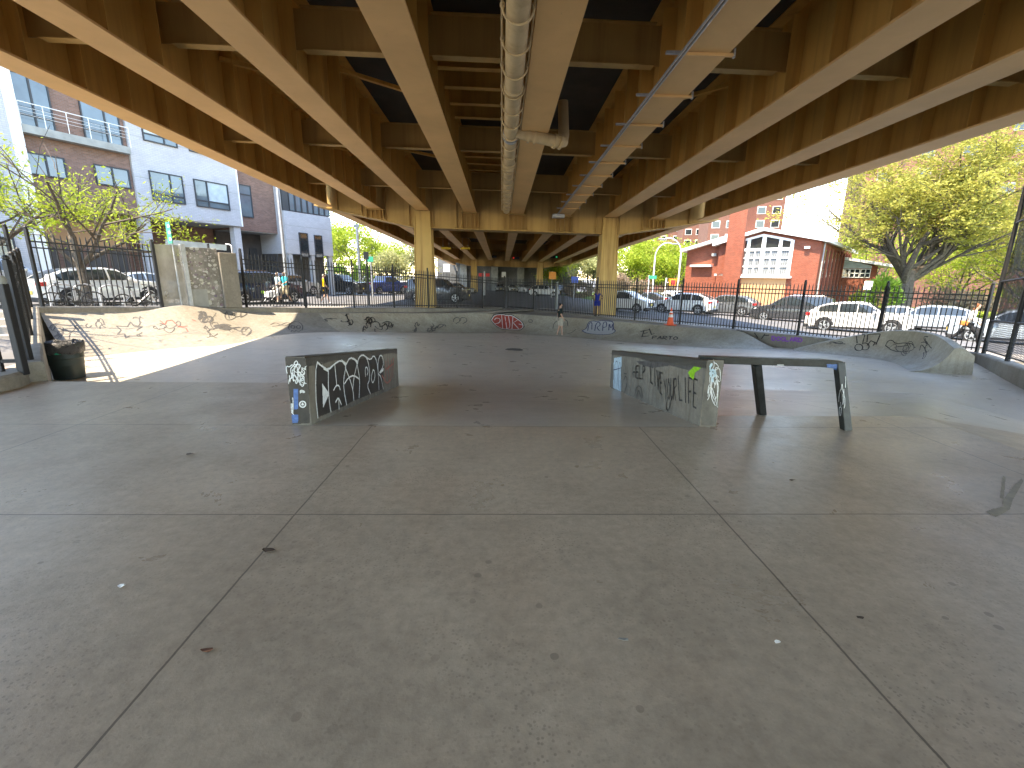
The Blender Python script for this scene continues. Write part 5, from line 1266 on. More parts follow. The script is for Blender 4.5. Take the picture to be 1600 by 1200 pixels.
# skater watching in the middle of the bowl, turned to the right
p = CAM + ray(875, 500) * 23.9; p.z = zfloor(p.x, p.y) + .0
person('person in a dark tee and beige shorts with white shoes standing on the bowl floor', Fig(wrR=(.21, .10, .92), wrL=(-.22, -.02, .90), anR=(.10, .10, .09), knR=(.10, .07, .49), anL=(-.10, -.10, .09)), p, face(p, 1, .25), 1.0, MAT['skin'], cl('dark_tee', (.012, .022, .022)), cl('beige_shorts', (.46, .42, .34)), HB, WSH, .55, .55)
# woman in blue, hands on hips, by the right column
p = on_edge(932, 494, 2, .55); 
person('person in a blue sleeveless playsuit with hands on hips before the right ochre column', Fig(elR=(.36, -.04, 1.16), wrR=(.19, .05, 1.02), elL=(-.36, -.04, 1.16), wrL=(-.19, .05, 1.02), anR=(.14, 0, .09), knR=(.12, .02, .49), anL=(-.14, 0, .09), knL=(-.12, .02, .49)), p, face(p, -.2, -1), 43.5 * (p - CAM).dot(FW) / FPX / 1.76, MAT['skin_dark'], cl('blue_playsuit', (.012, .025, .20)), cl('blue_shorts', (.012, .025, .20)), HB, BSH, 0, .42)
# man in turquoise pushing a stroller along the left pavement
p = swk(448, 24.6)
PD1 = face(p, -.44, -.9)
fig = Fig(elR=(.24, .08, 1.16), wrR=(.17, .34, 1.05), elL=(-.24, .08, 1.16), wrL=(-.17, .34, 1.05), anR=(.10, .26, .09), knR=(.10, .20, .50), anL=(-.10, -.28, .12), knL=(-.10, .0, .48))
person('person in a turquoise shirt and khaki shorts pushing a stroller along the left pavement', fig, p, PD1, .98, MAT['skin'], cl('turquoise_tee', (.01, .36, .44)), cl('khaki_shorts', (.46, .39, .27)), HG, BSH, .55, .6)
p2 = swk(437, 25.6); person('person in a pale blue shirt walking on the far side of the turquoise one', Fig(anR=(.10, -.22, .11), anL=(-.10, .2, .09), knL=(-.1, .16, .5)), p2, PD1, .95, MAT['skin'], cl('pale_blue_tee', (.42, .58, .64)), cl('white_shorts', (.5, .48, .44)), HG, WSH, .55, .6)
# stroller
d = Vector((-.44, -.9, 0)).normalized(); s_ = Vector((d.y, -d.x, 0)); c = p + d * .78; r = thing('stroller', 'black stroller with a white side panel and lime cup, pushed by the turquoise shirt', 'stroller', c)
def L_(a, b, z): return c + d * a + s_ * b + Vector((0, 0, z))
for a, R1 in ((.42, .14), (-.22, .17)):
    for b in (-.27, .27):
        w = MB(); rows = [[L_(a + (R1 - .03 + .03 * math.cos(q)) * math.cos(e), b + .025 * math.sin(q), R1 + (R1 - .03 + .03 * math.cos(q)) * math.sin(e)) for q in [2 * math.pi * j / 6 for j in range(6)]] for e in [2 * math.pi * k / 20 for k in range(21)]]
        w.grid(rows, True); w.tube([L_(a, b - .02, R1), L_(a, b + .02, R1)], R1 * .55, 10); w.build('wheel', MAT['tyre'], r, smooth=60)
q = MB()
for b in (-.24, .24): q.tube([L_(.42, b, .14), L_(.05, b, .5), L_(-.42, b, 1.02)], .016, 8); q.tube([L_(-.22, b, .17), L_(.1, b, .55)], .016, 8)
q.tube([L_(-.42, -.24, 1.02), L_(-.45, 0, 1.03), L_(-.42, .24, 1.02)], .018, 8); q.build('stroller_frame', MAT['galv'], r, smooth=50)
q = MB(); q.prism([L_(.40, -.2, .38), L_(-.15, -.2, .42), L_(-.25, -.2, .72), L_(.38, -.2, .66)], s_ * .4); q.build('seat', MAT['white'], r, bevel=.03)
q = MB(); q.grid([[L_(-.22 + .28 * math.sin(e), b, .72 + .28 * math.cos(e)) for b in (-.22, .22)] for e in [-.9 + 1.9 * k / 7 for k in range(8)]]); q.build('canopy', MAT['black'], r, smooth=60)
q = MB(); q.lathe([(.001, 0), (.05, 0), (.06, .14), (.001, .14)], tuple(L_(.44, .2, .56)), 10); q.build('cup', GRN, r)
# person in the long yellow shirt with a dark bag
p = swk(508, 26.4); person('person in a long yellow shirt and black shorts walking away by the fence', Fig(elR=(.23, .02, 1.14), wrR=(.21, .16, .95), anR=(.10, .22, .09), knR=(.10, .16, .50), anL=(-.10, -.24, .12), knL=(-.10, .02, .48), head=(.0, .045, 1.61), crown=(0, .05, 1.69)), p, face(p, .75, .35), .96, MAT['skin'], cl('yellow_shirt', (.75, .45, .01)), cl('black_shorts', (.02, .02, .022)), HG, WSH, .6, .55, coat=True, cap=True)
q = MB(); bp = p + Vector((-.33, -.05, .28)); q.box(bp - Vector((.13, .09, 0)), bp + Vector((.13, .09, .36))); o = q.build('shoulder_bag', MAT['black'], None, bevel=.04); tag(o, 'dark bag hanging low beside the yellow shirt', 'bag')
q = MB(); q.tube([bp + Vector((-.08, 0, .33)), p + Vector((-.12, -.03, 1.1)), bp + Vector((.08, 0, .33))], .012, 6); q.build('strap', MAT['black'], o)
# woman in a white jacket striding right with an orange bag
p = swk(1522, 17.0); 
wl_ = person('person in a white jacket and black trousers striding past the right fence', Fig(pel=(0, 0, .90), waist=(0, .03, 1.06), chest=(0, .07, 1.26), neck=(0, .10, 1.43), nk2=(0, .13, 1.50), head=(0, .17, 1.59), crown=(0, .17, 1.67), shR=(.17, .08, 1.38), shL=(-.17, .08, 1.38), elR=(.22, .02, 1.12), wrR=(.22, .20, .98), elL=(-.22, .14, 1.13), wrL=(-.20, .36, 1.05), hipR=(.09, 0, .88), hipL=(-.09, 0, .88), knR=(.09, .30, .52), anR=(.09, .40, .09), knL=(-.09, -.22, .50), anL=(-.09, -.60, .16)), p, face(p, .80, -.6), .98, MAT['skin'], cl('white_jacket', (.66, .67, .66)), cl('black_trousers', (.02, .02, .022)), HBR, BSH, 1.0, 1.0, hairlen=1, coat=True)
dv = Vector((.80, -.6, 0)); sv = Vector((-.6, -.8, 0)); bp = p - dv * .17 + sv * .22 + Vector((0, 0, .80))
q = MB(); q.add([bp + dv * a + sv * b + Vector((0, 0, z)) for z in (.04, .21) for a, b in ((-.12, -.045), (.12, -.045), (.12, .045), (-.12, .045))], [(3, 2, 1, 0), (4, 5, 6, 7), (0, 1, 5, 4), (1, 2, 6, 5), (2, 3, 7, 6), (3, 0, 4, 7)]); o = q.build('shoulder_bag', M('orange_leather', (.62, .20, .04), .45), None, bevel=.04); tag(o, 'orange shoulder bag at the hip of the white jacket', 'bag')
q = MB(); q.tube([bp + dv * -.1 + Vector((0, 0, .22)), bp + dv * .12 + Vector((0, 0, .58)), bp + dv * .1 + Vector((0, 0, .22))], .011, 6); q.build('strap', MAT['black'], o)
# ------------------------------------------------------------------ buildings
def local_frame(ox, oy, ang):
    dx, dy = math.cos(ang), math.sin(ang)
    def fw(px, py, yoff=0.0):                                  # photo point on the facade plane -> (along, height)
        n = Vector((-dy, dx, 0)); v = ray(px, py); o = Vector((ox, oy, 0)) + n * yoff
        t = (o - CAM).dot(n) / v.dot(n); p = CAM + v * t; return ((p.x - ox) * dx + (p.y - oy) * dy, p.z)
    return fw
def window(parent, x0, x1, z0, z1, y=0.0, split=None, bar=None, gl='bglass', fr='frame', dep=.10, blind=0):
    w = .06; f = MB(); y -= .055; dep = .05
    for a, b in (((x0, z0), (x1, z0 + w)), ((x0, z1 - w), (x1, z1)), ((x0, z0 + w), (x0 + w, z1 - w)), ((x1 - w, z0 + w), (x1, z1 - w))): f.box((a[0], y - .03, a[1]), (b[0], y + dep, b[1]))
    if split is not None: xs = lerp(x0, x1, split); f.box((xs - .04, y - .028, z0 + w), (xs + .04, y + dep, z1 - w))
    if bar is not None: zs = lerp(z0, z1, bar); f.box((x0 + w, y - .026, zs - .04), (x1 - w, y + dep, zs + .04))
    fo = f.build('window', MAT[fr], parent)
    g = MB(); g.add([(x0 + w, y + .015, z0 + w), (x1 - w, y + .015, z0 + w), (x1 - w, y + .015, z1 - w), (x0 + w, y + .015, z1 - w)], [(0, 1, 2, 3)]); g.build('pane', MAT[gl], fo)
    if blind:
        xa, xb = (x0 + w, lerp(x0, x1, split or .5)) if blind == 1 else (lerp(x0, x1, split or .5), x1 - w)
        g = MB(); g.add([(xa, y + .012, lerp(z0, z1, bar or 0) + .05), (xb - .04, y + .012, lerp(z0, z1, bar or 0) + .05), (xb - .04, y + .012, z1 - w), (xa, y + .012, z1 - w)], [(0, 1, 2, 3)]); g.build('blind', MAT['curtain'], fo)
    return fo
def wallbox(name, parent, mat, x0, x1, y0, y1, z0, z1):
    m_ = MB(); m_.box((x0, y0, z0), (x1, y1, z1)); return m_.build(name, mat, parent)
WO = (-22.0, 29.0); fw = local_frame(*WO, WEST)
def bld(name, label, cat, ox, oy, ang, group=None):
    r = thing(name, label, cat, (ox, oy, 0), group, local=True, rz=ang); return r
TOP = 15.0
# far left pale block
B0, B1, B2, B3, B4 = fw(30, 220)[0], fw(206, 270)[0], fw(371, 310)[0], fw(444, 340)[0], fw(518, 360)[0]
b = bld('apartment_building', 'pale grey block at the far left edge beside the brown brick house', 'building', *WO, WEST); wallbox('wall', b, MAT['brick_white'], B0 - 10, B0 - .05, -.5, 11, 0, TOP)
for k in range(3): window(b, B0 - 3.3, B0 - 1.2, 1.2 + 3.6 * k, 3.2 + 3.6 * k, -.5, .5)
wallbox('corner_strip', b, MAT['white'], B0 - .45, B0 - .03, -.62, -.505, .1, TOP)
# brown brick house with a balcony
b = bld('apartment_building', 'brown brick house with a balcony and dark windows behind the budding tree', 'building', *WO, WEST)
wallbox('upper_wall', b, MAT['brick_brown'], B0, B1 - .02, 0, 11, 4.9, TOP); wallbox('lower_wall', b, MAT['brick_brown'], B0, B1 - .02, 1.6, 11, -.2, 4.9)
t0, z1 = fw(37, 236); t1, z0 = fw(106, 281); window(b, t0, t1, z0, z1, 0, .5)
t2, z3 = fw(145, 256); t3, z2 = fw(205, 296); window(b, t2, t3, z0, z1, 0, .5)
zs = fw(150, 226, -.8)[1]; wallbox('balcony_slab', b, MAT['slab'], B0, B1 - .12, -.5, -.01, zs - .05, zs + .32)
q = MB()
for z in (1.15, .9, .72, .54): q.tube([(B0 + .05, -.46, zs + .3 + z * .9), (B1 - .06, -.46, zs + .3 + z * .9)], .022 if z > 1 else .008, 6)
for k in range(6): q.tube([(lerp(B0 + .05, B1 - .06, k / 5), -.46, zs + .3), (lerp(B0 + .05, B1 - .06, k / 5), -.46, zs + 1.33)], .018, 6)
q.build('balcony_railing', MAT['white'], b)
window(b, t0 - .2, t1 - .1, zs + .35, zs + 2.75, 0, .55, .22); window(b, t2 - .15, t3 - .05, zs + .35, zs + 2.75, 0, .60, .22)
q = MB(); q.box((B0, -.12, zs + 2.95), (B1 - .02, -.005, zs + 3.3)); q.build('lintel_band', MAT['slab'], b)
for k in range(4): wallbox('door', b, MAT['paneldark'], B0 + .3 + k * 1.1, B0 + 1.15 + k * 1.1, 1.54, 1.62, .2, 2.9)
wallbox('garage_wall', b, MAT['peach'], B0 + .1, B1 - .1, 1.56, 1.598, 3.1, 4.4)
# white brick block raised over a recessed ground floor
b = bld('apartment_building', 'white brick block with big divided windows raised on white columns', 'building', *WO, WEST)
wl1 = wallbox('upper_wall', b, MAT['brick_white'], B1, B2, -.15, 11, 4.9, TOP)
for z in (6.0, 7.1, 9.35, 10.5, 12.6): wallbox('brick_course', wl1, MAT['slab'], B1, B2, -.158, -.151, z, z + .025)
ta, za = fw(231, 266, -.15); tb, zb_ = fw(290, 320, -.15); window(b, ta, tb, zb_, za, -.15, .60, .24, blind=0); window(b, ta, tb, zb_ + 3.35, za + 3.35, -.15, .6, .24, blind=1)
tc_, _ = fw(302.5, 290, -.15); td, _ = fw(354.5, 290, -.15); window(b, tc_, td, zb_, za, -.15, .36, .24, blind=2); window(b, tc_, td, zb_ + 3.35, za + 3.35, -.15, .36, .24, blind=2)
wallbox('soffit', b, MAT['slab'], B1 + .02, B2 - .02, -.1, 10, 4.86, 4.899); wallbox('ground_wall', b, MAT['brick_brown'], B1, B2, 3.2, 11, -.2, 4.85)
for x in (B1 + .05, B2 - .55): wallbox('column', b, MAT['brick_white'], x, x + .5, .0, .5, -.1, 4.85)
q = MB(); q.tube([(B2 + .02, -.17, 4.9), (B2 + .02, -.17, TOP)], .05, 8); q.build('drain_pipe', MAT['white'], b)
wallbox('awning_window', b, MAT['white'], B2 - 2.5, B2 - 1.1, 3.1, 3.19, 2.6, 3.6)
# recessed red brown link
b = bld('apartment_building', 'recessed brown brick link with one tall window between two white blocks', 'building', *WO, WEST)
wallbox('upper_wall', b, MAT['brick_brown'], B2 + .03, B3 - .02, .9, 11, 4.75, TOP); wallbox('ground_wall', b, MAT['paneldark'], B2 + .03, B3 - .02, 3.0, 11, -.2, 4.72); wallbox('soffit', b, MAT['slab'], B2 + .03, B3 - .02, .95, 3.0, 4.70, 4.745)
t0, z1 = fw(371, 287, .9); t1, z0 = fw(396, 341, .9); window(b, t0, t1, z0, z1, .9, None, .70)
for k in range(3): wallbox('door', b, MAT['frame'], B2 + .4 + k * 1.1, B2 + 1.05 + k * 1.1, 2.9, 2.998, .0, 3.6)
# second white block
b = bld('apartment_building', 'second white block with two slim dark windows and a ribbon of glass above', 'building', *WO, WEST)
zt = fw(445, 329)[1]; wl2 = wallbox('wall', b, MAT['brick_white'], B3, B4, 0, 11, 3.2, zt); wallbox('lower_wall', b, MAT['paneldark'], B3, B4, 1.2, 11, -.6, 3.19)
for z in (4.3, 5.4): wallbox('brick_course', wl2, MAT['slab'], B3, B4, -.008, -.001, z, z + .025)
for (xa, ya), (xb, yb) in (((466, 363), (483, 402)), ((490, 367), (505, 403))):
    a0, z1 = fw(xa, ya); a1, z0 = fw(xb, yb); window(b, a0, a1, z0, z1, 0, None, .18, gl='glass')
for k in range(7): window(b, lerp(B3 + .62, B4, k / 7), lerp(B3 + .62, B4, k / 7 + .135), zt + .05, zt + 2.4, .1)
wallbox('top_wall', b, MAT['brick_white'], B3, B4, .2, 11, zt, TOP); wallbox('dark_panel', b, MAT['frame'], B3 + .01, B3 + .58, .05, .19, zt, zt + 2.5)
for x in (B3 + .15, lerp(B3, B4, .5), B4 - .45): wallbox('column', b, MAT['brick_white'], x, x + .35, .05, .4, -.6, 3.19)
# church hall on the right
CO = (26.7, 39.0); fc = local_frame(*CO, EAST); zg = zst(*CO) - .3
ch = bld('church_hall', 'red brick church hall with a white gabled window wall and a tall brick tower', 'church', *CO, EAST)
xa, zap = fc(1195, 361); xr, zer = fc(1282, 377); xl = 2 * xa - xr + .6
q = MB(); D = 22.0
q.prism([(xl, 0, zg), (-.02, 0, zg), (-.02, 0, zer), (xa, 0, zap), (xl, 0, zer)], (0, D, 0)); q.build('wall', MAT['brick_red'], ch)
rf = MB()
for a, b_ in (((xl - .5, zer - .14), (xa, zap)), ((xa, zap), (.5, zer - .10))):
    rf.prism([(a[0], -.55, a[1] + .01), (b_[0], -.55, b_[1] + .01), (b_[0], -.55, b_[1] + .30), (a[0], -.55, a[1] + .28)], (0, D + .8, 0))
rf.build('roof', MAT['white'], ch)
x0, zw0 = fc(1147, 430); x1, zw1 = fc(1231, 432); zw = (zw0 + zw1) / 2
fr = MB(); gl_up = []; zmid = fc(1190, 390)[1]
tz = lambda x: (zap - .30) - abs(x - xa) * (zap - zer) / (xr - xa)
xs = [x0, lerp(x0, x1, .22), lerp(x0, x1, .50), lerp(x0, x1, .80), x1]
for i, x in enumerate(xs):
    w = .13 if i != 2 else .16; fr.box((x - w, -.16, zw), (x + w, -.01, tz(x)))
for z in (zw + .06, lerp(zw, zmid, .36), lerp(zw, zmid, .68), zmid): fr.box((x0, -.14 if z != zmid else -.15, z - (.06 if z != zmid else .12)), (x1, -.012, z + (.06 if z != zmid else .12)))
for i in range(4): 
    a, b_ = xs[i], xs[i + 1]; m_ = (a + b_) / 2
    if b_ - a > .9: fr.box((m_ - .05, -.13, zw + .1), (m_ + .05, -.013, zmid - .1))
for a, b_ in ((x0, xa), (xa, x1)): fr.prism([(a, -.15, tz(a) - .14), (b_, -.15, tz(b_) - .14), (b_, -.15, tz(b_) + .05), (a, -.15, tz(a) + .05)], (0, .138, 0))
wf = fr.build('window', MAT['white'], ch)
for i in range(4):
    a, b_ = xs[i] + .13, xs[i + 1] - .13; mm = max(a, min(b_, xa))
    g = MB(); g.add([(a, -.05, zmid), (b_, -.05, zmid), (b_, -.05, tz(b_)), (mm, -.05, tz(mm)), (a, -.05, tz(a))], [(0, 1, 2, 3, 4)]); g.build('pane', MAT['glass'], wf)
    g = MB(); g.add([(a, -.05, zw), (b_, -.05, zw), (b_, -.05, zmid), (a, -.05, zmid)], [(0, 1, 2, 3)]); g.build('pane', M('grilled_glass', (.25, .27, .28), .3), wf)
    n = int((b_ - a) / .14)
    g = MB()
    for k in range(1, n): g.box((a + (b_ - a) * k / n - .012, -.075, zw + .12), (a + (b_ - a) * k / n + .012, -.055, zmid - .12))
    g.build('window_grille', MAT['frame'], wf)
wallbox('window_sill', wf, MAT['white'], x0 - .25, x1 + .3, -.35, -.005, zw - .18, zw)
wallbox('rendered_panel', ch, MAT['peach'], x0 - .1, x1 - .1, -.04, -.003, zg, zw - .19)
tl_, _ = fc(1133, 400, -.6); tr2, _ = fc(1158, 400, -.6)
tw_ = wallbox('tower', ch, MAT['brick_red'], tl_, tr2 + .1, -.62, 2.2, zg, zap + 6.5)
wallbox('tower_light', tw_, MAT['white'], tl_ + .5, tl_ + .95, -.75, -.625, zap + 2.6, zap + 3.3)
wl_x0, zq0 = fc(1074, 392, .4); wl_x1, zq1 = fc(1138, 372, .4)
q = MB(); q.prism([(wl_x0, .4, zg), (tl_ + .05, .4, zg), (tl_ + .05, .4, zq1), (wl_x0, .4, zq0)], (0, 9, 0)); q.build('wing_wall', MAT['brick_red'], ch)
q = MB(); q.prism([(wl_x0 - .45, -.35, zq0 - .14), (tl_ + .5, -.35, zq1 + .10), (tl_ + .5, -.35, zq1 + .36), (wl_x0 - .45, -.35, zq0 + .12)], (0, 10, 0)); q.build('wing_roof', MAT['white'], ch)
a0, zt0 = fc(1081, 415, .4); a1, _ = fc(1113, 417, .4); wallbox('canopy_bar', ch, MAT['white'], a0, a1, -.1, .395, zt0 - .12, zt0 + .06)
s0, zs1 = fc(1127.5, 378, .3); s1, zs0 = fc(1133.5, 428, .3); window(ch, s0, s1, zs0, zs1, .3, gl='curtain', fr='white', dep=.09); wallbox('window_sill', ch, MAT['white'], s0 - .25, s1 + .5, .0, .39, zs0 - .18, zs0)
wallbox('door', ch, MAT['slab'], s0 - .1, s1 + .3, .33, .397, zg + .3, zs0 - .5)
lx, lz = fc(1262, 387); q = MB(); q.box((lx - .2, -.3, lz - .1), (lx + .2, -.02, lz + .1)); q.build('flood_light', MAT['white'], ch, bevel=.03)
lx, lz = fc(1117, 398, .4); q = MB(); q.box((lx - .2, .05, lz - .15), (lx + .2, .39, lz + .12)); q.build('flood_light', MAT['slab'], ch, bevel=.03)
for k in range(9): wallbox('pilaster', ch, MAT['brick_red'], .0, .14, 1.2 + k * 2.2, 1.5 + k * 2.2, zg, zer - .3)
for k in range(8):
    f_ = wallbox('side_window', ch, MAT['glass'], -.01, .03, 1.75 + k * 2.2, 3.1 + k * 2.2, zg + 2.6, zer - .6)
q = MB(); q.tube([(.16, .3, zg), (.16, .3, zer)], .06, 8); q.build('downpipe', MAT['slab'], ch)
wallbox('steps', ch, MAT['slab'], -6, 0.5, -2.2, -.3, zg - .2, zg + .75)
# annex
AO = CAM + ray(1303, 430) * 50; fa = local_frame(AO.x, AO.y, EAST * .55); ax = bld('church_annex', 'low red brick annex with a slanting white roof and ribbon windows', 'building', AO.x, AO.y, EAST * .55)
z0 = zst(AO.x, AO.y) - .6; x9, zr1 = fa(1383, 416); _, zr0 = fa(1304, 402)
q = MB(); q.prism([(-.8, 0, z0), (x9 - .6, 0, z0), (x9 - .6, 0, zr1), (-.8, 0, zr0)], (0, 12, 0)); q.build('wall', MAT['brick_red'], ax)
q = MB(); q.prism([(-1.0, -.6, zr0), (x9 + .6, -.6, zr1 - .12), (x9 + .6, -.6, zr1 + .16), (-1.0, -.6, zr0 + .28)], (0, 13, 0)); q.build('roof', MAT['white'], ax)
xw0, zt_ = fa(1312, 420); xw1, zb2 = fa(1359, 434)
for k in range(3): window(ax, lerp(xw0, xw1, k / 3), lerp(xw0, xw1, k / 3 + .32), zb2, zt_, 0, .5, .5, gl='glass', fr='white')
q = MB(); q.add([(xw0, -.02, zt_ + .05), (xw1, -.02, zt_ + .05), (xw1, -.02, zr1 - .2 + (zr0 - zr1) * .25), (xw0, -.02, zr0 - .15)], [(0, 1, 2, 3)]); q.build('gable_panel', MAT['curtain'], ax)
# distant apartment towers
def tower(label, px, d, w, dep, h, rot, nx, nz, mat, grp, fr='white'):
    p = CAM + ray(px, 440) * d; zz = zst(min(55, p.x), p.y) - 2; r = bld('apartment_tower', label, 'building', p.x, p.y, rot, grp)
    wallbox('wall', r, mat, 0, w, 0, dep, zz, zz + h); wallbox('roof_edge', r, MAT['slab'], -.1, w + .1, -.1, dep + .1, zz + h, zz + h + .6)
    for i in range(nx):
        for k in range(nz):
            x = (i + .5) * w / nx; z = zz + h - 2.6 - k * 2.85
            f = wallbox('window', r, MAT[fr], x - .85, x + .85, -.06, .05, z - .1, z + 1.45); wallbox('pane', f, MAT['glass'], x - .75, x + .75, -.075, -.062, z, z + 1.3)
    return r
TW = 'brick apartment towers beyond the trees'
tower('far brick apartment tower directly left of the church tower', 1098, 105, 15, 14, 29, -.25, 5, 6, MAT['brick_far'], TW)
tower('far brick apartment tower with pale window bays, middle of the three', 1060, 128, 14, 14, 30, -.25, 5, 6, MAT['brick_far'], TW)
tower('low far brick apartment tower showing just above the lime trees', 985, 150, 30, 14, 27, -.2, 8, 4, MAT['brick_far'], TW)
tower('huge brick apartment tower standing behind the yellow maple at the right', 1322, 78, 60, 18, 42, -.50, 12, 8, MAT['brick_far'], TW, 'slab')
# ------------------------------------------------------------------ street furniture
def pole(name, label, cat, px, py0, py1, d, r=.06, mat='galv', group=None):
    a = CAM + ray(px, py0) * d; b = CAM + ray(px, py1) * d; base = Vector((a.x, a.y, min(a.z, zground(a.x, a.y)))); t_ = thing(name, label, cat, base, group)
    m_ = MB(); m_.tube([base, Vector((a.x, a.y, b.z))], [r * 1.15, r], 10); m_.build('pole', MAT[mat], t_, smooth=50); return t_, Vector((a.x, a.y, b.z))
def board(parent, c, w, h, mat, ang=0.0, name='sign_board', th=.02):
    u = Vector((math.cos(ang), math.sin(ang), 0)) * (w / 2); n = Vector((math.sin(ang), -math.cos(ang), 0)); m_ = MB()
    m_.prism([c - u - Vector((0, 0, h / 2)), c + u - Vector((0, 0, h / 2)), c + u + Vector((0, 0, h / 2)), c - u + Vector((0, 0, h / 2))], n * th); return m_.build(name, mat if not isinstance(mat, str) else MAT[mat], parent, bevel=.004)
s, tp = pole('street_sign', 'green street sign on a thin pole in front of the stickered booth', 'street sign', 283, 470, 349, 15.2, .025)
bd = board(s, tp - Vector((.0, .06, .36)), .24, .66, 'green_sign', -.5)
for k in range(3): board(bd, tp - Vector((-.02, .09, .15 + .2 * k)), .12, .09, 'white', -.5, 'sign_letters', .004)
lp, tp = pole('lamp_post', 'tall silver lamp post in front of the second white block', 'lamp post', 451, 470, 230, 29, .09)
s, tp = pole('utility_pole', 'pale blue grey pole in front of the trees left of the bridge', 'pole', 563, 440, 352, 44, .12)
board(s, tp + Vector((0, -.13, -.2)), .5, .25, 'slab', .2, 'cross_plate')
s, tp = pole('parking_sign', 'narrow dark sign post standing just behind the left fence', 'sign post', 577, 476, 396, 27, .05, 'iron'); board(s, tp + Vector((0, -.06, -.15)), .3, .42, 'frame', .1)
s, tp = pole('street_sign', 'teal street name sign between dark post and left ochre column', 'street sign', 582, 455, 400, 40, .06); board(s, tp + Vector((0, -.1, -.3)), .5, .45, 'green_sign', .1)
for px, lb in ((697, 'left yellow clearance bar hung under the bridge'), (727, 'right yellow clearance bar hung under the bridge')):
    c = CAM + ray(px, 388) * 46; r = thing('clearance_sign', lb, 'sign', c, 'yellow bars under the bridge'); board(r, c, .95, .22, 'yellow', 0, 'sign_board', .06)
    q = MB(); zt2 = zb(c.x, c.y) + .66
    for o in (-.3, .3): q.tube([c + Vector((o, 0, .1)), Vector((c.x + o, c.y, zt2))], .015, 5)
    q.tube([Vector((c.x - .32, c.y, zt2)), Vector((c.x + .32, c.y, zt2))], .02, 5); q.build('hanger', MAT['galv'], r)
for px, py, col, lb in ((770, 401, (.9, .05, .04), 'traffic signal showing red under the far crossbeam, left one'), (806, 403, (.9, .06, .04), 'traffic signal showing red under the far crossbeam, right one'), (866, 401.5, (.02, .75, .35), 'traffic signal showing green near the second right column'), (913, 398.5, (.02, .75, .35), 'traffic signal showing green beside the right ochre column')):
    c = CAM + ray(px, py) * 66; r = thing('traffic_light', lb, 'traffic light', c, 'signals hung under the bridge'); q = MB(); q.box(c - Vector((.55, .0, .17)), c + Vector((.55, .3, .17))); q.build('signal_housing', MAT['iron'], r, bevel=.03)
    e = bpy.data.materials.new('signal_glow'); e.use_nodes = True; bb = e.node_tree.nodes['Principled BSDF']; bb.inputs['Base Color'].default_value = (*col, 1); bb.inputs['Emission Color'].default_value = (*col, 1); bb.inputs['Emission Strength'].default_value = .045
    for k in range(3):
        q = MB(); q.lathe([(.001, -.03), (.12, -.02), (.13, 0)], (c.x - .34 + .34 * k, c.y, c.z), 14, 'y'); q.build('signal_lens', e if k == (0 if col[0] > .5 else 2) else MAT['black'], r)
    q = MB(); q.tube([c + Vector((0, .15, .1)), Vector((c.x, c.y + .15, zb(c.x, c.y) + .64))], .03, 6); q.build('hanger', MAT['galv'], r)
s, tp = pole('road_sign', 'pale post with two small red boards standing under the bridge', 'road sign', 757, 459, 424, 60, .10); board(s, tp + Vector((-.42, -.12, -.45)), .62, .42, 'red_sign', .0); board(s, tp + Vector((.42, -.12, -.45)), .50, .40, 'red_sign', .0)
for px, py, d, w, h, mt, lb in ((787, 429, 98.2, .9, 1.1, 'white', 'small white notice on the middle pilaster of the abutment'), (700, 419, 97.5, 1.3, 1.6, 'white', 'larger white notice high at the left of the abutment')):
    c = CAM + ray(px, py) * d; c.y = min(c.y, 97.85 if px == 787 else 98.45); r = thing('notice', lb, 'sign', c); board(r, c, w, h, mt, 0)
s, tp = pole('roadwork_sign', 'square orange roadwork sign right of the second right column', 'road sign', 862, 462, 424, 62, .07); board(s, tp + Vector((0, -.1, -.55)), .98, .98, 'orange_sign', .1)
s, tp = pole('road_sign', 'bright blue road sign in front of the lime trees', 'road sign', 897, 462, 432, 64, .07); board(s, tp + Vector((0, -.1, -.45)), 1.05, .85, 'blue_sign', .1)
s, tp = pole('utility_pole', 'slim grey pole behind the right fence, left of the playsuit person', 'pole', 869, 486, 440, 33, .09, 'slab')
def gooseneck(label, px, pyb, pyt, d, side, reach):
    s, tp = pole('street_lamp', label, 'street lamp', px, pyb, pyt, d, .09, 'white', 'gooseneck street lamps'); q = MB(); R1 = reach / 2
    q.tube([tp + Vector((0, 0, -.05))] + [tp + Vector((side * (R1 - R1 * math.cos(a)), 0, R1 * 1.15 * math.sin(a))) for a in [math.pi * .62 * k / 8 for k in range(1, 9)]], .06, 8); q.build('lamp_arm', MAT['white'], s, smooth=50)
    a = math.pi * .62; e = tp + Vector((side * (R1 - R1 * math.cos(a)), 0, R1 * 1.15 * math.sin(a))); q = MB(); q.sphere(e + Vector((side * .3, 0, -.02)), (.42, .16, .10), 10); q.build('lamp_head', MAT['slab'], s, smooth=60)
gooseneck('tall white gooseneck lamp curving left, nearest the church wing', 1058, 462, 398, 52, -1, 3.0)
gooseneck('white gooseneck lamp curving right, left one of the pair', 1019, 458, 402, 58, 1, 3.0)
s, tp = pole('street_sign', 'teal street name sign on a white pole above the far cars', 'street sign', 1011, 470, 430, 47, .06, 'white'); board(s, tp + Vector((.35, -.08, -.2)), .85, .34, 'green_sign', .1)
s, tp = pole('signal_post', 'white post with an orange pedestrian signal left of the church', 'signal', 1038, 472, 434, 47, .07, 'white'); q = MB(); c = tp + Vector((.65, 0, -.45)); q.box(c - Vector((.35, .2, .35)), c + Vector((.35, .2, .35))); o = q.build('signal_box', MAT['orange_sign'], s, bevel=.04); board(o, c + Vector((0, -.21, 0)), .45, .45, 'red_sign', 0, 'signal_face')
q = MB(); q.bar(tp + Vector((0, 0, -.45)), c, .06, .06); q.build('signal_arm', MAT['white'], s)
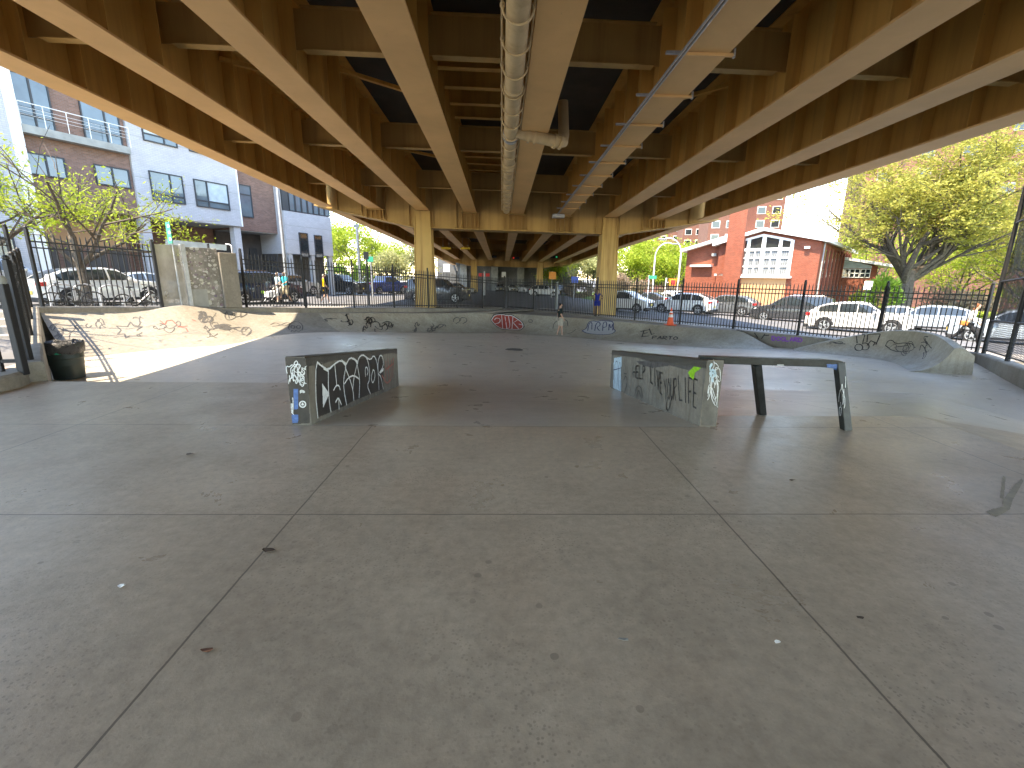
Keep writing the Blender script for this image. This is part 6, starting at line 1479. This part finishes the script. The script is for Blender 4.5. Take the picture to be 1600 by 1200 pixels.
s, tp = pole('parking_sign', 'white rectangular sign on a post before the annex', 'road sign', 1350, 475, 441, 34, .04); board(s, tp + Vector((0, -.06, -.22)), .5, .62, 'white', -.5)
# low brick wall and hedge by the right pavement
a, b = CAM + ray(1375, 470) * 37, CAM + ray(1640, 480) * 29; a.z, b.z = zground(a.x, a.y), zground(b.x, b.y)
q = MB(); q.bar(a + Vector((1.0, 1.6, .55)), b + Vector((1.0, 1.6, .55)), .35, 1.3); tag(q.build('garden_wall', MAT['brick_far']), 'low red brick garden wall behind the clipped hedge', 'wall')
HEDGE = (a, b)
# ------------------------------------------------------------------ trees
def leaves(name, P, size, mat, parent, seed, flat=.0):
    rg = np.random.default_rng(seed); P = np.asarray(P); n = len(P)
    a = rg.normal(size=(n, 3)); a /= np.linalg.norm(a, axis=1)[:, None]; a[:, 2] *= (1 - flat); a /= np.linalg.norm(a, axis=1)[:, None]
    b = rg.normal(size=(n, 3)); b -= (b * a).sum(1)[:, None] * a; b /= np.linalg.norm(b, axis=1)[:, None]
    s = size * rg.uniform(.55, 1.35, n)[:, None]; q = s * rg.uniform(.55, .9, n)[:, None]
    V = np.empty((n, 4, 3)); V[:, 0] = P - a * s; V[:, 1] = P + b * q * .5; V[:, 2] = P + a * s; V[:, 3] = P - b * q * .5
    org = np.array(ORG.get(parent.name, (0, 0, 0))); V = (V - org).reshape(-1, 3)
    me = bpy.data.meshes.new(name); me.vertices.add(4 * n); me.vertices.foreach_set('co', V.ravel().astype(np.float32))
    me.loops.add(4 * n); me.loops.foreach_set('vertex_index', np.arange(4 * n, dtype=np.int32)); me.polygons.add(n)
    me.polygons.foreach_set('loop_start', np.arange(0, 4 * n, 4, dtype=np.int32)); me.polygons.foreach_set('loop_total', np.full(n, 4, dtype=np.int32))
    me.update(calc_edges=True); me.materials.append(mat); o = bpy.data.objects.new(name, me); COL.objects.link(o); o.parent = parent; ORG[o.name] = tuple(org); return o
def tree(label, base, H, R, seed, leaf, nleaf, size, trunk=.3, fork=.3, levels=4, kids=4, group=None, name='tree', cat='tree', clump=.45, extra=(), spread=1.0, up=.35, lowleaf=None, flatleaf=.2, bark='bark'):
    rg = random.Random(seed); base = Vector(base); r = thing(name, label, cat, base, group); tb = MB(); tips = []
    def limb(p, d, L, ra, lev):
        n = 5; pts = [p]; rr = [ra]; q = p.copy(); dd = d.copy()
        for k in range(n):
            dd = (dd + Vector((rg.uniform(-.22, .22), rg.uniform(-.22, .22), rg.uniform(-.12, .16) + up * .12))).normalized(); q = q + dd * (L / n); pts.append(q.copy()); rr.append(ra * (1 - .62 * (k + 1) / n))
        tb.tube(pts, rr, 9 if lev == 0 else (6 if lev < 2 else 4), cap=False)
        if lev >= levels - 1:
            for k in (2, 3, 4, 5): tips.append((pts[k], L))
            return
        for k in range(kids + (1 if lev == 0 else 0)):
            f = rg.uniform(.35, 1.0) if lev else rg.uniform(.75, 1.0); i = min(n, max(1, int(f * n))); a = rg.uniform(0, 6.283); tilt = rg.uniform(.45, .95) * spread
            x = dd.cross(Vector((0, 0, 1)) if abs(dd.z) < .9 else Vector((1, 0, 0))).normalized(); y = dd.cross(x)
            nd = (dd * math.cos(tilt) + (x * math.cos(a) + y * math.sin(a)) * math.sin(tilt)); nd.z = nd.z * .8 + up * .3; nd.normalize()
            limb(pts[i], nd, L * rg.uniform(.58, .82) if lev else R * rg.uniform(.75, 1.05), rr[i] * rg.uniform(.55, .75), lev + 1)
    tp = base + Vector((rg.uniform(-.05, .05) * H, rg.uniform(-.05, .05) * H, H * fork))
    tb.tube([base - Vector((0, 0, .3)), base + Vector((0, 0, .25)), base.lerp(tp, .5) + Vector((rg.uniform(-.1, .1), rg.uniform(-.1, .1), 0)), tp], [trunk * 1.55, trunk * 1.15, trunk * .95, trunk * .85], 12)
    for k in range(kids + 1):
        a = 6.283 * (k + rg.uniform(-.3, .3)) / (kids + 1); t_ = rg.uniform(.25, .85) * spread
        limb(tp - Vector((0, 0, rg.uniform(0, .1) * H)), Vector((math.sin(t_) * math.cos(a), math.sin(t_) * math.sin(a), math.cos(t_))), (H * (1 - fork)) * rg.uniform(.42, .62), trunk * rg.uniform(.45, .65), 1)
    for d, L, ra in extra: limb(tp - Vector((0, 0, H * .06)), Vector(d).normalized(), L, ra, 1)
    tb.build('trunk', MAT[bark], r, smooth=60, recalc=False)
    ng = np.random.default_rng(seed); T = np.array([tuple(p) for p, L in tips]); Ls = np.array([L for p, L in tips]); sel = ng.integers(0, len(T), nleaf)
    w = ng.uniform(size=len(T)) ** 1.5 + .08; sel = ng.choice(len(T), nleaf, p=w / w.sum()); off_ = ng.normal(size=(nleaf, 3)) * (clump * np.maximum(.6, Ls[sel])[:, None] * .42); off_[:, 2] *= .65
    P = T[sel] + off_
    if lowleaf is not None: P = P[P[:, 2] < lowleaf + ng.normal(size=len(P)) * .8]
    leaves('crown', P, size, MAT[leaf], r, seed + 1, flatleaf); return r
def gp(px, d): p = CAM + ray(px, 445) * d; return Vector((p.x, p.y, zground(p.x, p.y)))
p = gp(131, 18.6)
tree('budding street tree with bare dark limbs and sparse yellow green leaves at the left', p, 8.6, 3.3, 11, 'leaf_lime', 6000, .075, .17, .20, 4, 4, name='street_tree', clump=.30, spread=1.25, up=.25, lowleaf=p.z + 4.6)
p = gp(-40, 17.0); tree('budding street tree mostly beyond the left frame edge, leaves reaching in', p, 8.0, 3.2, 5, 'leaf_lime', 6000, .075, .16, .24, 4, 4, name='street_tree', clump=.32, spread=1.2, up=.2, lowleaf=p.z + 5.2)
p = Vector((-14.3, 10.0, zground(-14.3, 10.0))); tree('bare branched tree outside the left frame edge throwing branch shadows on the bank', p, 8.5, 3.0, 31, 'leaf_lime', 900, .07, .17, .24, 4, 4, name='street_tree', clump=.3, spread=1.1, up=.25)
p = gp(1414, 41); tree('big old maple with a stout trunk and yellow new leaves at the right', p, 17.5, 8.0, 23, 'leaf_yel', 48000, .15, .62, .25, 5, 4, name='maple_tree', clump=.34, spread=1.15, up=.35, extra=(((.85, -.25, .42), 8.5, .30), ((-.7, -.2, .7), 6.0, .28), ((.9, -.3, .75), 8, .3)), flatleaf=.5)
BG = 'trees beyond the street'
for i, (px, d, h, R1, lf, lb, n, pink) in enumerate((
    (512, 66, 13.0, 4.6, 'leaf_lime', 'lime green tree rising right behind the second white block', 9000, 0),
    (560, 62, 11.0, 4.2, 'leaf_lime', 'lime tree behind the pale blue grey pole', 9000, 0),
    (608, 58, 8.0, 3.6, 'leaf_pale', 'pale budding tree with visible branches left of the left column', 5200, 0),
    (640, 74, 10.0, 4.2, 'leaf_pale', 'pale tree partly behind the left ochre column', 6000, 0),
    (890, 92, 13.0, 4.8, 'leaf_lime', 'lime tree just left of the right ochre column', 9000, 0),
    (925, 80, 11.5, 4.6, 'leaf_pale', 'pale budding tree right behind the right ochre column', 8000, 0),
    (962, 86, 13.0, 5.2, 'leaf_lime', 'full lime tree right of the right ochre column', 12000, 0),
    (1003, 84, 14.0, 5.4, 'leaf_lime', 'tallest lime tree between the column and the left street lamp', 12000, 0),
    (1043, 80, 12.5, 5.0, 'leaf_lime', 'lime tree standing behind the two gooseneck lamps', 12000, 0),
    (1080, 88, 12.0, 4.6, 'leaf_lime', 'lime tree meeting the left edge of the church wing', 8000, 0),
    (985, 68, 5.0, 2.8, 'leaf_pink', 'low dull bud coloured tree below the limes', 4000, 0),
    (1292, 70, 13.5, 4.2, 'leaf_pale', 'wispy pale tree against the sky behind the church roof', 3000, 0),
    (1322, 66, 17.0, 4.6, 'leaf_lime', 'light green tree against the corner of the huge tower', 7000, 0),
    (1500, 56, 15.0, 6.0, 'leaf_lime', 'lime tree filling in behind the maple on the right', 11000, 0),
    (1590, 48, 15.0, 6.0, 'leaf_lime', 'lime tree behind the black windscreen', 11000, 0),
    (1660, 40, 14.0, 6.0, 'leaf_yel', 'yellow green tree at the very right edge', 9000, 0),
    (1480, 44, 4.6, 3.2, 'leaf_pink', 'tangle of bare brown twigs right of the maple trunk', 1500, 1),
    (1540, 40, 4.2, 3.0, 'leaf_pink', 'bare twiggy shrub above the hedge by the windscreen', 1500, 1))):
    p = gp(px, d); p.z -= .2
    tree(lb, p, h, R1, 40 + i, lf, n, .20 if d > 60 else .16, .24 if not pink else .09, .16 if not pink else .08, 4, 4 if not pink else 6, BG, clump=.5, spread=1.15, up=.25)
def bush(label, c, rx, ry, rz, leaf, n, size, seed, name='bush', box=False, cat='bush'):
    r = thing(name, label, cat, c); rg = np.random.default_rng(seed); m_ = MB(); rq = random.Random(seed)
    for k in range(7): m_.tube([c, c + Vector((rq.uniform(-.6, .6) * rx, rq.uniform(-.6, .6) * ry, rz * 1.3))], [.04, .015], 5, cap=False)
    m_.build('stems', MAT['bark'], r)
    v = rg.normal(size=(n, 3)); v /= np.linalg.norm(v, axis=1)[:, None]; v *= rg.uniform(.55, 1.0, n)[:, None] * (1 + .18 * np.sin(v[:, :1] * 7 + seed) * np.cos(v[:, 2:] * 6))
    P = v * np.array([rx, ry, rz]) + np.array([c.x, c.y, c.z + rz * .95]); leaves('foliage', P, size, MAT[leaf], r, seed); return r
bush('bright green bushy shrub against the maple trunk and annex', gp(1382, 39), 1.5, 1.2, 2.0, 'leaf_grn', 3500, .16, 3)
bush('lower green shrub in front of the annex window', gp(1352, 43), 1.2, 1.1, 1.3, 'leaf_bush', 2200, .14, 4)
bush('dark green shrub in front of the lime trees by the black sport utility', gp(528, 52), 1.5, 1.3, 1.5, 'leaf_grn', 2500, .16, 6)
bush('dark green shrub between two poles left of the bridge', gp(566, 55), 1.3, 1.3, 1.7, 'leaf_grn', 2500, .16, 7)
for i, (px, lb) in enumerate(((905, 'reddish low shrub on the grass by the blue sign'), (1050, 'reddish low shrub left of the church wing'))): bush(lb, gp(px, 68), 2.6, 1.3, 1.2, 'leaf_pink', 1800, .2, 20 + i)
a, b = HEDGE; hd_ = thing('hedge', 'clipped yellow green hedge running along the right pavement', 'hedge', a.lerp(b, .5)); rg = np.random.default_rng(9); n = 16000
d = (b - a); u = np.array(d); nn = np.array(Vector((d.y, -d.x, 0)).normalized()); tt = rg.uniform(0, 1, n); face_ = rg.integers(0, 3, n); o1 = rg.uniform(-.6, .6, n); zz = rg.uniform(0, 1.15, n)
o1 = np.where(face_ == 1, .6, np.where(face_ == 2, -.6, o1)) + rg.normal(size=n) * .05; zz = np.where(face_ == 0, 1.15, zz) + rg.normal(size=n) * .05
leaves('foliage', np.array(a) + tt[:, None] * u + o1[:, None] * nn + zz[:, None] * np.array([0, 0, 1]), .09, MAT['leaf_bush'], hd_, 10)
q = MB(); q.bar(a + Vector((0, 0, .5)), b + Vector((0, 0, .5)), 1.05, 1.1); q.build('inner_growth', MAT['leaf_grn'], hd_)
# fallen leaves, grit and litter scattered on the concrete
